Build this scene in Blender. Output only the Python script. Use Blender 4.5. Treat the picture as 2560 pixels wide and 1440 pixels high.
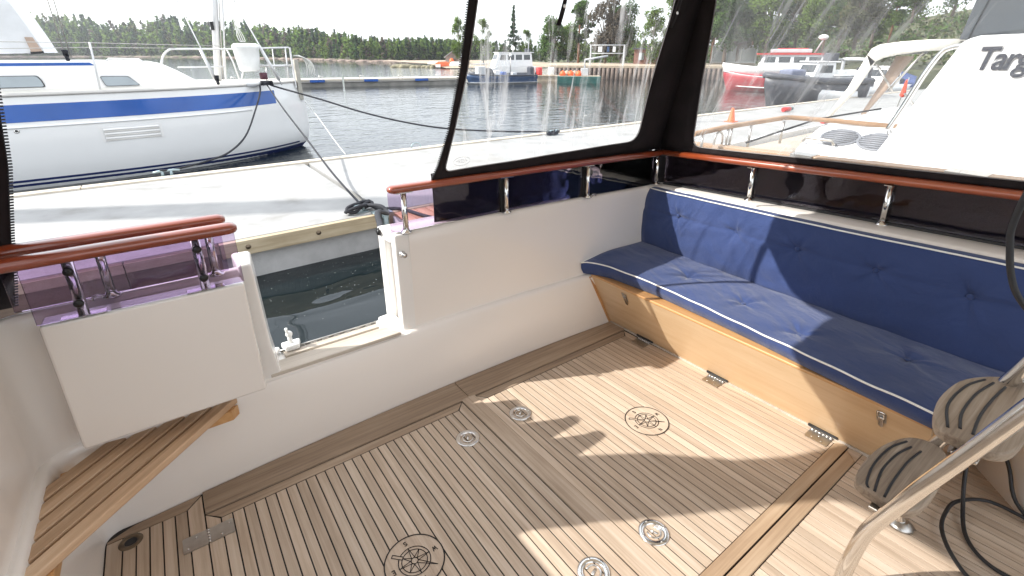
import bpy, bmesh, math, random
import numpy as np
from mathutils import Vector, Matrix, Euler
random.seed(7); np.random.seed(7)
scn = bpy.context.scene
for o in list(bpy.data.objects): bpy.data.objects.remove(o)
COL = scn.collection
R = math.radians

# ------------------------------------------------------------------ camera, sky, sun, exposure
ZW = -0.4525                                   # water level
cam_d = bpy.data.cameras.new('camera'); cam = bpy.data.objects.new('camera', cam_d); COL.objects.link(cam)
cam.matrix_world = Matrix(((0.808236, 0.222042, -0.545391, 0.030073),
                           (-0.588859, 0.304763, -0.748575, 0.080938),
                           (0.0, 0.926184, 0.377072, 1.497513), (0, 0, 0, 1)))
cam_d.sensor_width = 36; cam_d.lens = 16.856; cam_d.shift_y = -0.03906
cam_d.clip_start = 0.02; cam_d.clip_end = 4000
scn.camera = cam
world = bpy.data.worlds.new('World'); scn.world = world; world.use_nodes = True
wn = world.node_tree; wn.nodes.clear()
sky = wn.nodes.new('ShaderNodeTexSky'); sky.sky_type = 'NISHITA'; sky.sun_disc = False
sky.sun_elevation = R(38.1); sky.sun_rotation = R(-61.5)
sky.air_density = 1.0; sky.dust_density = 1.2; sky.ozone_density = 1.5
bg = wn.nodes.new('ShaderNodeBackground'); bg.inputs['Strength'].default_value = 0.15
wo = wn.nodes.new('ShaderNodeOutputWorld')
hz = wn.nodes.new('ShaderNodeMix'); hz.data_type = 'RGBA'; hz.inputs['Factor'].default_value = 0.8   # thin bright summer haze
hz.inputs['B'].default_value = (5.25, 5.4, 5.55, 1)
wn.links.new(sky.outputs[0], hz.inputs['A']); wn.links.new(hz.outputs['Result'], bg.inputs[0]); wn.links.new(bg.outputs[0], wo.inputs[0])
sun_d = bpy.data.lights.new('sun', 'SUN'); sun_d.energy = 2.75; sun_d.angle = R(0.55); sun_d.color = (1.0, 0.965, 0.905)
sun = bpy.data.objects.new('sun', sun_d); COL.objects.link(sun)
sun.rotation_euler = Vector((0.691335, -0.375553, -0.617264)).to_track_quat('-Z', 'Y').to_euler()
sun.location = (-20, 12, 25)
scn.view_settings.view_transform = 'Standard'; scn.view_settings.look = 'None'
scn.view_settings.exposure = 1.42; scn.view_settings.gamma = 1.0; scn.view_settings.use_curve_mapping = False
scn.render.engine = 'CYCLES'
scn.cycles.max_bounces = 10; scn.cycles.transparent_max_bounces = 24; scn.cycles.diffuse_bounces = 5
scn.cycles.use_denoising = True; scn.cycles.caustics_reflective = False; scn.cycles.caustics_refractive = False
scn.cycles.sample_clamp_indirect = 6

# ------------------------------------------------------------------ frames and helpers
# the yacht floats trimmed 3 degrees by the stern: everything on board is built in the yacht's own axes
BM = Matrix(((0.9997984, -0.0010834, 0.0200483), (0.0, 0.9985432, 0.0539588), (-0.0200776, -0.0539480, 0.9983419)))
BOAT = BM.to_4x4(); LAND = Matrix.Identity(4)

class MB:
    def __init__(s): s.v = []; s.f = []; s.sm = []
    def add(s, vs, fs, smooth=False):
        b = len(s.v); s.v += [tuple(p) for p in vs]
        for f in fs: s.f.append([b + i for i in f]); s.sm.append(smooth)
        return s
    def box(s, lo, hi, M=None):
        x0, y0, z0 = lo; x1, y1, z1 = hi
        vs = [Vector(p) for p in ((x0,y0,z0),(x1,y0,z0),(x1,y1,z0),(x0,y1,z0),(x0,y0,z1),(x1,y0,z1),(x1,y1,z1),(x0,y1,z1))]
        if M is not None: vs = [M @ p for p in vs]
        return s.add(vs, [(0,3,2,1),(4,5,6,7),(0,1,5,4),(1,2,6,5),(2,3,7,6),(3,0,4,7)])
    def prism(s, poly, d):
        n = len(poly); d = Vector(d); a = [Vector(p) for p in poly]; b = [p + d for p in a]
        nrm = Vector((0,0,0))
        for i in range(n): nrm += a[i].cross(a[(i+1) % n])
        if nrm.dot(d) > 0: a.reverse(); b.reverse()
        # after this the first loop faces away from d
        fs = [tuple(range(n)), tuple(range(2*n-1, n-1, -1))]
        fs += [(i, n+i, n+(i+1) % n, (i+1) % n) for i in range(n)]
        return s.add(a + b, fs)
    def loft(s, rings, closed=True, caps=True, smooth=True):
        n = len(rings[0]); vs = [p for r in rings for p in r]; fs = []
        for i in range(len(rings)-1):
            for j in range(n if closed else n-1):
                k = (j+1) % n; fs.append((i*n+j, i*n+k, (i+1)*n+k, (i+1)*n+j))
        b = len(s.v); s.add(vs, fs, smooth)
        if caps and closed:
            s.f.append([b+j for j in range(n-1, -1, -1)]); s.sm.append(False)
            m = (len(rings)-1)*n; s.f.append([b+m+j for j in range(n)]); s.sm.append(False)
        return s
    def tube(s, pts, r, n=8, closed=False, caps=True):
        P = [Vector(p) for p in pts]; m = len(P); rr = r if isinstance(r, (list, tuple)) else [r]*m
        T = []
        for i in range(m):
            if closed: t = P[(i+1) % m] - P[i-1]
            else: t = P[min(i+1, m-1)] - P[max(i-1, 0)]
            T.append(t.normalized())
        u = T[0].orthogonal().normalized(); rings = []
        for i in range(m):
            u = (u - T[i]*u.dot(T[i])); u = u.normalized() if u.length > 1e-6 else T[i].orthogonal().normalized()
            w = T[i].cross(u)
            rings.append([P[i] + (u*math.cos(a) + w*math.sin(a))*rr[i] for a in [2*math.pi*k/n for k in range(n)]])
        if closed: rings.append(rings[0]); caps = False
        return s.loft(rings, True, caps, True)
    def lathe(s, prof, c, n=20, M=None, caps=True):
        c = Vector(c); rings = []
        for r, z in prof:
            ring = [Vector((r*math.cos(2*math.pi*k/n), r*math.sin(2*math.pi*k/n), z)) for k in range(n)]
            if M is not None: ring = [M @ p for p in ring]
            rings.append([p + c for p in ring])
        return s.loft(rings, True, caps, True)
    def grid(s, fn, nu, nv, smooth=True):
        vs = [fn(i/nu, j/nv) for j in range(nv+1) for i in range(nu+1)]
        fs = [(j*(nu+1)+i, j*(nu+1)+i+1, (j+1)*(nu+1)+i+1, (j+1)*(nu+1)+i) for j in range(nv) for i in range(nu)]
        return s.add(vs, fs, smooth)
    def sphere(s, c, r, n=12, m=8, sc=(1,1,1)):
        return s.lathe([(max(1e-4, math.sin(math.pi*i/m))*r, -math.cos(math.pi*i/m)*r) for i in range(m+1)], c, n,
                       Matrix.Diagonal(sc))
    def build(s, name, m, parent=None, org=None, bevel=0, frame=None, tags=None, mod=None):
        if parent is not None and org is None: org = ORG[parent.name]
        if org is None: org = (0, 0, 0)
        me = bpy.data.meshes.new(name)
        ox, oy, oz = org
        me.from_pydata([(x-ox, y-oy, z-oz) for x, y, z in s.v], [], s.f)
        me.polygons.foreach_set('use_smooth', s.sm); me.update()
        ms = m if isinstance(m, (list, tuple)) else [m]
        for q in ms: me.materials.append(q)
        o = bpy.data.objects.new(name, me); COL.objects.link(o); ORG[o.name] = tuple(org)
        if parent is not None: o.parent = parent
        else:
            F = LAND if frame is None else frame
            o.matrix_world = Matrix.Translation(F @ Vector(org)) @ F
        if bevel:
            b = o.modifiers.new('bevel', 'BEVEL'); b.width = bevel; b.segments = 2; b.limit_method = 'ANGLE'; b.angle_limit = R(35)
            me.polygons.foreach_set('use_smooth', [True]*len(me.polygons))
            o.modifiers.new('wn', 'WEIGHTED_NORMAL').keep_sharp = True
        if mod:
            sd = o.modifiers.new('thick', 'SOLIDIFY'); sd.thickness = mod; sd.offset = 0
        if tags:
            for k, v in tags.items(): o[k] = v
        return o
ORG = {}

def thing(name, label, cat, loc=(0,0,0), group=None, frame=LAND):
    o = bpy.data.objects.new(name, None); COL.objects.link(o); ORG[o.name] = tuple(loc)
    o.empty_display_size = 0.1
    o.matrix_world = Matrix.Translation(frame @ Vector(loc)) @ frame
    o['label'] = label; o['category'] = cat
    if group: o['group'] = group
    return o
def T(label, cat, group=None):
    d = {'label': label, 'category': cat}
    if group: d['group'] = group
    return d
ST = {'kind': 'structure'}
def lerp(tab, t):
    for (a, x), (b, y) in zip(tab, tab[1:]):
        if (a <= t <= b) or (b <= t <= a): return x + (y-x)*(t-a)/(b-a if b != a else 1)
    return tab[0][1] if abs(t-tab[0][0]) < abs(t-tab[-1][0]) else tab[-1][1]
def spline(pts, k=8, closed=False):
    P = [Vector(p) for p in pts]; n = len(P); out = []
    for i in range(n if closed else n-1):
        if closed: p0, p1, p2, p3 = P[i-1], P[i], P[(i+1) % n], P[(i+2) % n]
        else: p0, p1, p2, p3 = P[max(i-1,0)], P[i], P[i+1], P[min(i+2,n-1)]
        for j in range(k):
            t = j/k
            out.append(0.5*((2*p1)+(p2-p0)*t+(2*p0-5*p1+4*p2-p3)*t*t+(3*p1-p0-3*p2+p3)*t**3))
    if not closed: out.append(P[-1])
    return out
def sweep(mb, path, prof, smooth=False, flip=False):
    """path: plan points (x,y); prof: (outward, z); outward is to the left of the path"""
    n = len(path); rows = []
    for i in range(n):
        a = Vector(path[max(i-1,0)]); b = Vector(path[min(i+1,n-1)]); t = (b-a).normalized(); nn = Vector((-t.y, t.x))
        rows.append([(path[i][0]+nn.x*d, path[i][1]+nn.y*d, z) for d, z in prof])
    m = len(prof)
    vs = [p for r in rows for p in r]; fs = []
    for i in range(n-1):
        for j in range(m-1):
            f = (i*m+j, (i+1)*m+j, (i+1)*m+j+1, i*m+j+1)
            fs.append(f[::-1] if flip else f)
    mb.add(vs, fs, smooth); return mb

# ------------------------------------------------------------------ materials
def newmat(name):
    m = bpy.data.materials.new(name); m.use_nodes = True
    nt = m.node_tree; nt.nodes.clear()
    out = nt.nodes.new('ShaderNodeOutputMaterial')
    return m, nt, out
def N(nt, typ, **kw):
    n = nt.nodes.new(typ)
    for k, v in kw.items():
        if k in n.inputs: n.inputs[k].default_value = v
        else: setattr(n, k, v)
    return n
def ramp(nt, fac, stops):
    r = nt.nodes.new('ShaderNodeValToRGB'); e = r.color_ramp.elements
    while len(e) < len(stops): e.new(0.5)
    for i, (p, c) in enumerate(stops):
        e[i].position = p; e[i].color = (*c, 1) if len(c) == 3 else c
    nt.links.new(fac, r.inputs[0]); return r.outputs[0]
def coords(nt, scale=(1,1,1), rnd=True, rot=(0,0,0)):
    tc = nt.nodes.new('ShaderNodeTexCoord'); mp = nt.nodes.new('ShaderNodeMapping')
    mp.inputs['Scale'].default_value = scale; mp.inputs['Rotation'].default_value = rot
    src = tc.outputs['Object']
    if rnd:
        oi = nt.nodes.new('ShaderNodeObjectInfo'); ml = nt.nodes.new('ShaderNodeMath'); ml.operation = 'MULTIPLY'
        ml.inputs[1].default_value = 37.0; nt.links.new(oi.outputs['Random'], ml.inputs[0])
        va = nt.nodes.new('ShaderNodeVectorMath'); va.operation = 'ADD'
        nt.links.new(src, va.inputs[0]); nt.links.new(ml.outputs[0], va.inputs[1]); src = va.outputs[0]
    if any(rot):
        m0 = nt.nodes.new('ShaderNodeMapping'); m0.inputs['Rotation'].default_value = rot; mp.inputs['Rotation'].default_value = (0,0,0)
        nt.links.new(src, m0.inputs['Vector']); src = m0.outputs[0]
    nt.links.new(src, mp.inputs['Vector']); return mp.outputs[0]
def bump(nt, h, strength=.3, dist=.01):
    b = nt.nodes.new('ShaderNodeBump'); b.inputs['Strength'].default_value = strength; b.inputs['Distance'].default_value = dist
    nt.links.new(h, b.inputs['Height']); return b.outputs[0]
def mat(name, c, rough=.5, metal=0, var=.06, vs=6, bs=0, bstr=.15, bd=.004, coat=0, spec=.5, dirt=None, rvar=0, rnd=False):
    m, nt, out = newmat(name); p = nt.nodes.new('ShaderNodeBsdfPrincipled')
    p.inputs['Roughness'].default_value = rough; p.inputs['Metallic'].default_value = metal
    p.inputs['Coat Weight'].default_value = coat; p.inputs['Coat Roughness'].default_value = .08
    p.inputs['Specular IOR Level'].default_value = spec
    vec = coords(nt, rnd=rnd)
    n1 = N(nt, 'ShaderNodeTexNoise', Scale=vs, Detail=4.0); nt.links.new(vec, n1.inputs['Vector'])
    lo = tuple(max(0, x*(1-var)) for x in c); hi = tuple(min(1, x*(1+var)) for x in c)
    stops = [(.3, lo), (.7, hi)]
    if dirt: stops = [(.22, dirt), (.42, lo), (.72, hi)]
    col = ramp(nt, n1.outputs['Fac'], stops)
    nt.links.new(col, p.inputs['Base Color'])
    if rvar:
        mr = N(nt, 'ShaderNodeMapRange'); mr.inputs['To Min'].default_value = max(0, rough-rvar); mr.inputs['To Max'].default_value = rough+rvar
        nt.links.new(n1.outputs['Fac'], mr.inputs['Value']); nt.links.new(mr.outputs[0], p.inputs['Roughness'])
    if bs:
        n2 = N(nt, 'ShaderNodeTexNoise', Scale=bs, Detail=3.0); nt.links.new(vec, n2.inputs['Vector'])
        nt.links.new(bump(nt, n2.outputs['Fac'], bstr, bd), p.inputs['Normal'])
    nt.links.new(p.outputs[0], out.inputs[0]); return m
def wood(name, c1, c2, c3, axis='Y', rough=.6, coat=0, scale=60, rnd=.25, rot=(0,0,0), bstr=.12):
    m, nt, out = newmat(name); p = nt.nodes.new('ShaderNodeBsdfPrincipled')
    sc = {'X': (1.6, scale, scale), 'Y': (scale, 1.6, scale), 'Z': (scale, scale, 1.6)}[axis]
    v1 = coords(nt, sc, True, rot)
    n1 = N(nt, 'ShaderNodeTexNoise', Scale=1.0, Detail=5.0, Roughness=.65, Distortion=.4); nt.links.new(v1, n1.inputs['Vector'])
    v2 = coords(nt, tuple(max(1, x*.07) for x in sc), True, rot)
    n2 = N(nt, 'ShaderNodeTexNoise', Scale=1.6, Detail=4.0, Roughness=.6); nt.links.new(v2, n2.inputs['Vector'])
    mx = N(nt, 'ShaderNodeMath', operation='MULTIPLY_ADD'); mx.inputs[1].default_value = .55
    ml = N(nt, 'ShaderNodeMath', operation='MULTIPLY'); ml.inputs[1].default_value = .45
    nt.links.new(n2.outputs['Fac'], ml.inputs[0]); nt.links.new(n1.outputs['Fac'], mx.inputs[0]); nt.links.new(ml.outputs[0], mx.inputs[2])
    col = ramp(nt, mx.outputs[0], [(.33, c1), (.5, c2), (.66, c3)])
    oi = nt.nodes.new('ShaderNodeObjectInfo'); mr = N(nt, 'ShaderNodeMapRange')
    mr.inputs['To Min'].default_value = 1-rnd; mr.inputs['To Max'].default_value = 1+rnd
    nt.links.new(oi.outputs['Random'], mr.inputs['Value'])
    vm = N(nt, 'ShaderNodeVectorMath', operation='SCALE'); nt.links.new(col, vm.inputs[0]); nt.links.new(mr.outputs[0], vm.inputs['Scale'])
    nt.links.new(vm.outputs[0], p.inputs['Base Color'])
    p.inputs['Roughness'].default_value = rough; p.inputs['Coat Weight'].default_value = coat; p.inputs['Coat Roughness'].default_value = .07
    p.inputs['Specular IOR Level'].default_value = .5 if coat else .3
    nt.links.new(bump(nt, n1.outputs['Fac'], bstr, .002), p.inputs['Normal'])
    nt.links.new(p.outputs[0], out.inputs[0]); return m
def clearmat(name, tint, gloss=.06, rough=.02, haze=0, streak=0, hazec=(.8,.8,.8), axis=2):
    m, nt, out = newmat(name)
    tr = N(nt, 'ShaderNodeBsdfTransparent'); tr.inputs[0].default_value = (*tint, 1)
    gl = N(nt, 'ShaderNodeBsdfGlossy'); gl.inputs['Roughness'].default_value = rough
    fr = N(nt, 'ShaderNodeFresnel', IOR=1.49)
    vec = coords(nt, (1,1,1), False)
    bn = N(nt, 'ShaderNodeTexNoise', Scale=5.0, Detail=2.0); nt.links.new(vec, bn.inputs['Vector'])
    bp = bump(nt, bn.outputs['Fac'], .25, .01); nt.links.new(bp, gl.inputs['Normal'])
    mx = N(nt, 'ShaderNodeMixShader'); nt.links.new(fr.outputs[0], mx.inputs[0]); nt.links.new(tr.outputs[0], mx.inputs[1]); nt.links.new(gl.outputs[0], mx.inputs[2])
    sh = mx.outputs[0]
    if haze or streak:
        df = N(nt, 'ShaderNodeBsdfDiffuse'); df.inputs[0].default_value = (*hazec, 1)
        tl = N(nt, 'ShaderNodeBsdfTranslucent'); tl.inputs[0].default_value = (*hazec, 1)
        ad = N(nt, 'ShaderNodeMixShader'); ad.inputs[0].default_value = .5
        nt.links.new(df.outputs[0], ad.inputs[1]); nt.links.new(tl.outputs[0], ad.inputs[2])
        v2 = coords(nt, (9, 3, .55) if axis == 2 else (3, 9, .8), False, (0, .16, 0) if axis == 2 else (-.5, 0, 0))
        n2 = N(nt, 'ShaderNodeTexNoise', Scale=2.2, Detail=5.0, Roughness=.6, Distortion=.6); nt.links.new(v2, n2.inputs['Vector'])
        mr = N(nt, 'ShaderNodeMapRange'); mr.inputs['From Min'].default_value = .52; mr.inputs['From Max'].default_value = .80
        mr.inputs['To Min'].default_value = haze; mr.inputs['To Max'].default_value = haze+streak
        nt.links.new(n2.outputs['Fac'], mr.inputs['Value'])
        m2 = N(nt, 'ShaderNodeMixShader'); nt.links.new(mr.outputs[0], m2.inputs[0]); nt.links.new(sh, m2.inputs[1]); nt.links.new(ad.outputs[0], m2.inputs[2])
        sh = m2.outputs[0]
    nt.links.new(sh, out.inputs[0]); return m
def leafmat(name, c, var=.3):
    m, nt, out = newmat(name)
    oi = nt.nodes.new('ShaderNodeObjectInfo'); vec = coords(nt, (1,1,1), True)
    n1 = N(nt, 'ShaderNodeTexNoise', Scale=.9, Detail=3.0); nt.links.new(vec, n1.inputs['Vector'])
    col = ramp(nt, n1.outputs['Fac'], [(.3, tuple(x*(1-var) for x in c)), (.7, tuple(x*(1+var) for x in c))])
    d = N(nt, 'ShaderNodeBsdfDiffuse'); t = N(nt, 'ShaderNodeBsdfTranslucent'); mx = N(nt, 'ShaderNodeMixShader'); mx.inputs[0].default_value = .50
    nt.links.new(col, d.inputs[0]); nt.links.new(col, t.inputs[0]); nt.links.new(d.outputs[0], mx.inputs[1]); nt.links.new(t.outputs[0], mx.inputs[2])
    nt.links.new(mx.outputs[0], out.inputs[0]); return m

TEAK = wood('weathered_teak', (.36,.27,.195), (.50,.39,.295), (.61,.505,.405), 'Y', .62, 0, 70, .10)
TEAKX = wood('weathered_teak_cross', (.235,.165,.115), (.345,.255,.18), (.45,.35,.26), 'X', .62, 0, 70, .10)
TEAKSILL = wood('sunbleached_teak', (.36,.31,.26), (.50,.44,.37), (.60,.54,.47), 'X', .65, 0, 60, .05)
TEAKWARM = wood('oiled_teak', (.28,.185,.115), (.41,.29,.19), (.50,.375,.26), 'X', .55, 0, 60, .08)
SLAT = wood('teak_slat', (.40,.28,.19), (.58,.44,.32), (.70,.57,.45), 'X', .6, 0, 45, .14)
CAULK = mat('black_caulk', (.010,.008,.0075), .7, var=.2)
GEL = mat('white_gelcoat', (.83,.78,.73), .22, var=.006, vs=.8, coat=.3)
GELIN = mat('white_moulding', (.82,.80,.77), .25, var=.005, vs=1, coat=.4)
MAHO = wood('varnished_mahogany', (.16,.026,.010), (.27,.048,.016), (.38,.078,.027), 'X', .28, 1.0, 55, .05, bstr=.04)
MAHOY = wood('varnished_mahogany_fore_aft', (.19,.034,.011), (.32,.062,.019), (.43,.10,.033), 'Y', .28, 1.0, 55, .05, bstr=.04)
STEEL = mat('polished_steel', (.74,.73,.71), .14, 1.0, var=.04, vs=20, rvar=.05)
STEELB = mat('brushed_steel', (.52,.50,.47), .34, 1.0, var=.1, vs=30, rvar=.08)
BRONZE = mat('dull_bronze', (.17,.13,.09), .45, .8, var=.25, vs=30)
BLACKM = mat('black_bolt', (.02,.02,.02), .35, .3)
ACRY = clearmat('purple_acrylic', (.80,.725,.83))
CANVAS = mat('black_canvas', (.016,.012,.013), .82, var=.3, vs=9, bs=26, bstr=.5, bd=.006, spec=.25)
VINYL = clearmat('clear_vinyl', (.95,.955,.95), haze=.015, streak=.75)
VINYLR = clearmat('hazy_vinyl', (.92,.925,.92), haze=.115, streak=.45, axis=0)
SEAM = mat('grey_seam', (.22,.21,.21), .6)
WHITEP = mat('white_piping', (.82,.81,.77), .6)
PLAST = mat('white_plastic', (.82,.82,.80), .35)
RUBBER = mat('black_rubber', (.018,.018,.020), .55)
ROPEB = mat('black_rope', (.018,.019,.025), .8, bs=160, bstr=.8, bd=.004)
ROPEW = mat('white_rope', (.62,.62,.58), .8, bs=160, bstr=.6, bd=.004)
OKOUME = wood('pale_plywood', (.55,.36,.20), (.64,.45,.265), (.70,.52,.33), 'Y', .42, .25, 22, .02, bstr=.03)
OKTRIM = wood('orange_trim_wood', (.44,.21,.075), (.54,.29,.115), (.61,.36,.16), 'Y', .4, .4, 40, .03, bstr=.03)
def navy():
    m, nt, out = newmat('navy_canvas'); p = nt.nodes.new('ShaderNodeBsdfPrincipled')
    vec = coords(nt, rnd=False)
    n1 = N(nt, 'ShaderNodeTexNoise', Scale=3.0, Detail=4.0); nt.links.new(vec, n1.inputs['Vector'])
    nt.links.new(ramp(nt, n1.outputs['Fac'], [(.25,(.030,.050,.140)),(.6,(.038,.062,.170)),(.85,(.048,.072,.185))]), p.inputs['Base Color'])
    v2 = coords(nt, (7, 3.2, 4), False, (.35,.2,.5))
    n2 = N(nt, 'ShaderNodeTexNoise', Scale=1.5, Detail=4.0, Roughness=.5, Distortion=.35); nt.links.new(v2, n2.inputs['Vector'])
    wv = N(nt, 'ShaderNodeTexNoise', Scale=600.0, Detail=1.0); nt.links.new(vec, wv.inputs['Vector'])
    ma = N(nt, 'ShaderNodeMath', operation='MULTIPLY_ADD'); ma.inputs[1].default_value = .06
    nt.links.new(wv.outputs['Fac'], ma.inputs[0]); nt.links.new(n2.outputs['Fac'], ma.inputs[2])
    nt.links.new(bump(nt, ma.outputs[0], .6, .030), p.inputs['Normal'])
    p.inputs['Roughness'].default_value = .85; p.inputs['Specular IOR Level'].default_value = .2
    p.inputs['Sheen Weight'].default_value = .25; p.inputs['Sheen Roughness'].default_value = .5
    nt.links.new(p.outputs[0], out.inputs[0]); return m
NAVY = navy()
# ================================================================== THE YACHT WE STAND ON (yacht axes)
YF = dict(frame=BOAT)
def yw(x): return 1.952 - .030*((x-1.1)/1.07)**2
def arc(cx, cy, r, a0, a1, k=6): return [(cx+r*math.cos(R(a0+(a1-a0)*i/k)), cy+r*math.sin(R(a0+(a1-a0)*i/k))) for i in range(k+1)]
wall_path = [(-.433, y) for y in (-1.3,-.6,0,.6,1.1,1.5,1.80)] + arc(-.378,1.848,.055,178,98,6) + [(x, yw(x)) for x in [-.30+.1*i for i in range(29)]]
rside = [(2.515,1.86),(2.49,1.6),(2.46,1.2),(2.435,.8),(2.43,.3),(2.43,-.5),(2.43,-1.3)]

yacht = thing('motor_yacht', 'white moulded stern cockpit of the yacht in front, capped with varnished mahogany rails', 'yacht', (1.0,2.1,.4), None, BOAT)
# inner lower wall with the narrow ledge
mb = MB(); path = wall_path + rside; rows = []
for i, p in enumerate(path):
    a = Vector(path[max(i-1,0)]); b = Vector(path[min(i+1,len(path)-1)]); t = (b-a).normalized(); n = Vector((-t.y,t.x))
    fl = .055 if i < 8 else (.055*max(0,(14-i)/6) if i < 14 else 0)
    rows.append([(p[0]+n.x*d, p[1]+n.y*d, z) for d, z in ((0,-.05),(0,.005),(fl,.36),(fl+.006,.372),(fl+.018,.379),(fl+.10,.379))])
mb.loft(rows, closed=False, caps=False, smooth=True)
mb.build('lower_wall', GEL, yacht)
# inner upper wall, coaming top and outer topsides: left of the gate, right of the gate
prof = [(.034,.37),(.038,.80),(.040,.842),(.046,.855),(.058,.861),(.22,.861),(.24,.852),(.246,.83),(.25,.30),(.22,-.75)]
lp = [(-.488, y) for y in (-1.3,-.6,0,.6,1.1,1.5,1.76)] + arc(-.408,1.825,.08,178,98,6) + [(x, yw(x)) for x in (-.30,-.20,-.1,.05,.16)]
rp = [(x, yw(x)) for x in (.80,1.0,1.25,1.5,1.8,2.1,2.4)] + [(2.47,1.915),(2.507,1.88)] + rside[1:]
prof_l = [(.026,.37),(.022,.80),(.024,.842),(.028,.855),(.036,.861),(.052,.861),(.062,.855),(.066,.83),(.09,.30),(.10,-.75)]
sweep(MB(), lp, prof_l, True).build('bulwark_wall', GEL, yacht)
sweep(MB(), rp, prof, True).build('bulwark_wall', GEL, yacht)
# sill zone under the gate opening
mb = MB(); sweep(mb, [(x, yw(x)) for x in (.14,.3,.5,.65,.80)], [(.0,.372),(.225,.372),(.25,.35),(.25,.2),(.22,-.75)]); mb.build('sill_moulding', GELIN, yacht)
mb = MB(); mb.prism([(.180,1.943,.376),(.752,1.952,.376),(.712,2.052,.376),(.222,2.044,.376)], (0,0,.017)); mb.build('sill_board', TEAKSILL, yacht, bevel=.004)
mb = MB(); mb.prism([(.262,2.068,.376),(.690,2.074,.376),(.690,2.112,.376),(.262,2.108,.376)], (0,0,.014)); mb.build('hinge_board', TEAKSILL, yacht, bevel=.003)
mb = MB()
for i in range(17): mb.box((.255+.026*i,2.124,.377),(.279+.026*i,2.142,.386 if i % 2 else .383))
mb.tube([(.25,2.133,.387),(.70,2.138,.387)], .0045, 8); mb.build('piano_hinge', STEELB, yacht)
# jambs of the gate opening
mb = MB(); mb.loft([[(.145,1.945,z),(.145+a,1.945,z),(.152+b,2.12,z),(.145,2.13,z)] for z, a, b in ((.30,.09,.10),(.40,.075,.085),(.50,.060,.075),(.80,.050,.066),(.876,.046,.062))], True, True, False); mb.build('gate_jamb', GELIN, yacht, bevel=.012)
mb = MB()
mb.prism([(.775,1.984,.33),(.85,1.984,.33),(.85,2.05,.33),(.782,2.05,.33)], (0,0,.528))
mb.prism([(.781,2.132,.33),(.85,2.132,.33),(.85,2.19,.33),(.772,2.19,.33)], (0,0,.528))
mb.prism([(.812,2.048,.33),(.85,2.048,.33),(.85,2.134,.33),(.812,2.134,.33)], (0,0,.50))
mb.prism([(.779,2.048,.80),(.812,2.048,.80),(.812,2.134,.80),(.779,2.134,.80)], (0,0,.057))
mb.build('gate_jamb', GELIN, yacht, bevel=.010)
MB().prism([(.152,1.95,.372),(.262,2.16,.372),(.15,2.17,.372)], (0,0,.03)).build('sill_fillet', GELIN, yacht, bevel=.014)
MB().prism([(.80,1.995,.372),(.80,2.17,.372),(.712,2.16,.372),(.742,2.03,.372)], (0,0,.030)).build('sill_fillet', GELIN, yacht, bevel=.014)
# door stop, strike and fairlead in the jambs
mb = MB(); mb.lathe([(.016,0),(.016,.008),(.009,.012),(.009,.03),(.012,.034),(.001,.036)], (.805,1.986,.765), 12, Matrix.Rotation(R(90),3,'X')); mb.build('gate_stud', STEEL, yacht)
mb = MB(); mb.lathe([(.014,0),(.016,.006),(.008,.012),(.001,.013)], (.773,2.16,.835), 12, Matrix.Rotation(R(-90),3,'Y')); mb.build('fairlead', BLACKM, yacht)
# stanchions, rails and tinted panes
def stanchion(x, y, z0, z1, par, foot=True):
    mb = MB(); mb.tube([(x,y,z0),(x,y,z1)], .0135, 12)
    if foot: mb.lathe([(.026,0),(.026,.004),(.016,.010),(.0137,.018)], (x,y,z0), 14); mb.box((x-.04,y-.014,z1-.004),(x+.04,y+.014,z1))
    return mb.build('stanchion', STEEL, par)
def railmesh(pts, w=.030, h=.019, ends=(True,True)):
    P = [Vector(p) for p in pts]; rings = []
    for i, p in enumerate(P):
        t = (P[min(i+1,len(P)-1)]-P[max(i-1,0)]); t.z = 0; t.normalize(); n = Vector((-t.y,t.x,0))
        if 0 < i < len(P)-1:
            t1 = (P[i]-P[i-1]).normalized(); c = max(.5, t.dot(t1)); n = n/c
        rings.append([p + n*(w*math.copysign(abs(math.cos(a))**.75, math.cos(a))) + Vector((0,0,h*math.copysign(abs(math.sin(a))**.75, math.sin(a)))) for a in [2*math.pi*k/16 for k in range(16)]])
    def end(r, c, d):
        out = []
        for s, o in ((.93,.010),(.75,.020),(.45,.026),(.02,.028)): out.append([c + (q-c)*s + d*o for q in r])
        return out
    if ends[0]: d = (P[0]-P[1]).normalized(); rings = end(rings[0], P[0], d)[::-1] + rings
    if ends[1]: d = (P[-1]-P[-2]).normalized(); rings = rings + end(rings[-1], P[-1], d)
    return MB().loft(rings, True, True, True)
def yr(x): return yw(x) + .040
railmesh([(.795,yr(.8),1.066)] + [(x, yr(x), 1.066) for x in (1.0,1.3,1.6,1.9,2.2,2.45)] + [(2.598,1.952,1.066)], ends=(True,False)).build('handrail', MAHO, yacht)
railmesh([(2.604,1.975,1.0665),(2.604,1.5,1.0665),(2.604,1.0,1.0665),(2.61,.4,1.0665),(2.61,-.3,1.0665),(2.61,-1.3,1.0665)], ends=(False,False)).build('handrail', MAHOY, yacht)
railmesh([(-.47,1.925,1.060),(-.3,1.928,1.060),(-.1,1.935,1.060),(.112,1.94,1.060)]).build('handrail', MAHO, yacht)
railmesh([(-.495,1.90,1.0605),(-.495,1.3,1.0605),(-.495,.3,1.0605),(-.495,-1.3,1.0605)], ends=(False,False)).build('handrail', MAHOY, yacht)
for x in (.839,1.402,1.970): stanchion(x, yr(x), .860, 1.048, yacht)
stanchion(2.583, 1.962, .860, 1.048, yacht)
for y in (1.345,.716,.09,-.55): stanchion(2.606, y, .860, 1.048, yacht)
for x in (-.222,.077): stanchion(x, 1.94, .860, 1.043, yacht)
for y in (1.4,.75,.1): stanchion(-.495, y, .860, 1.043, yacht)
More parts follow.
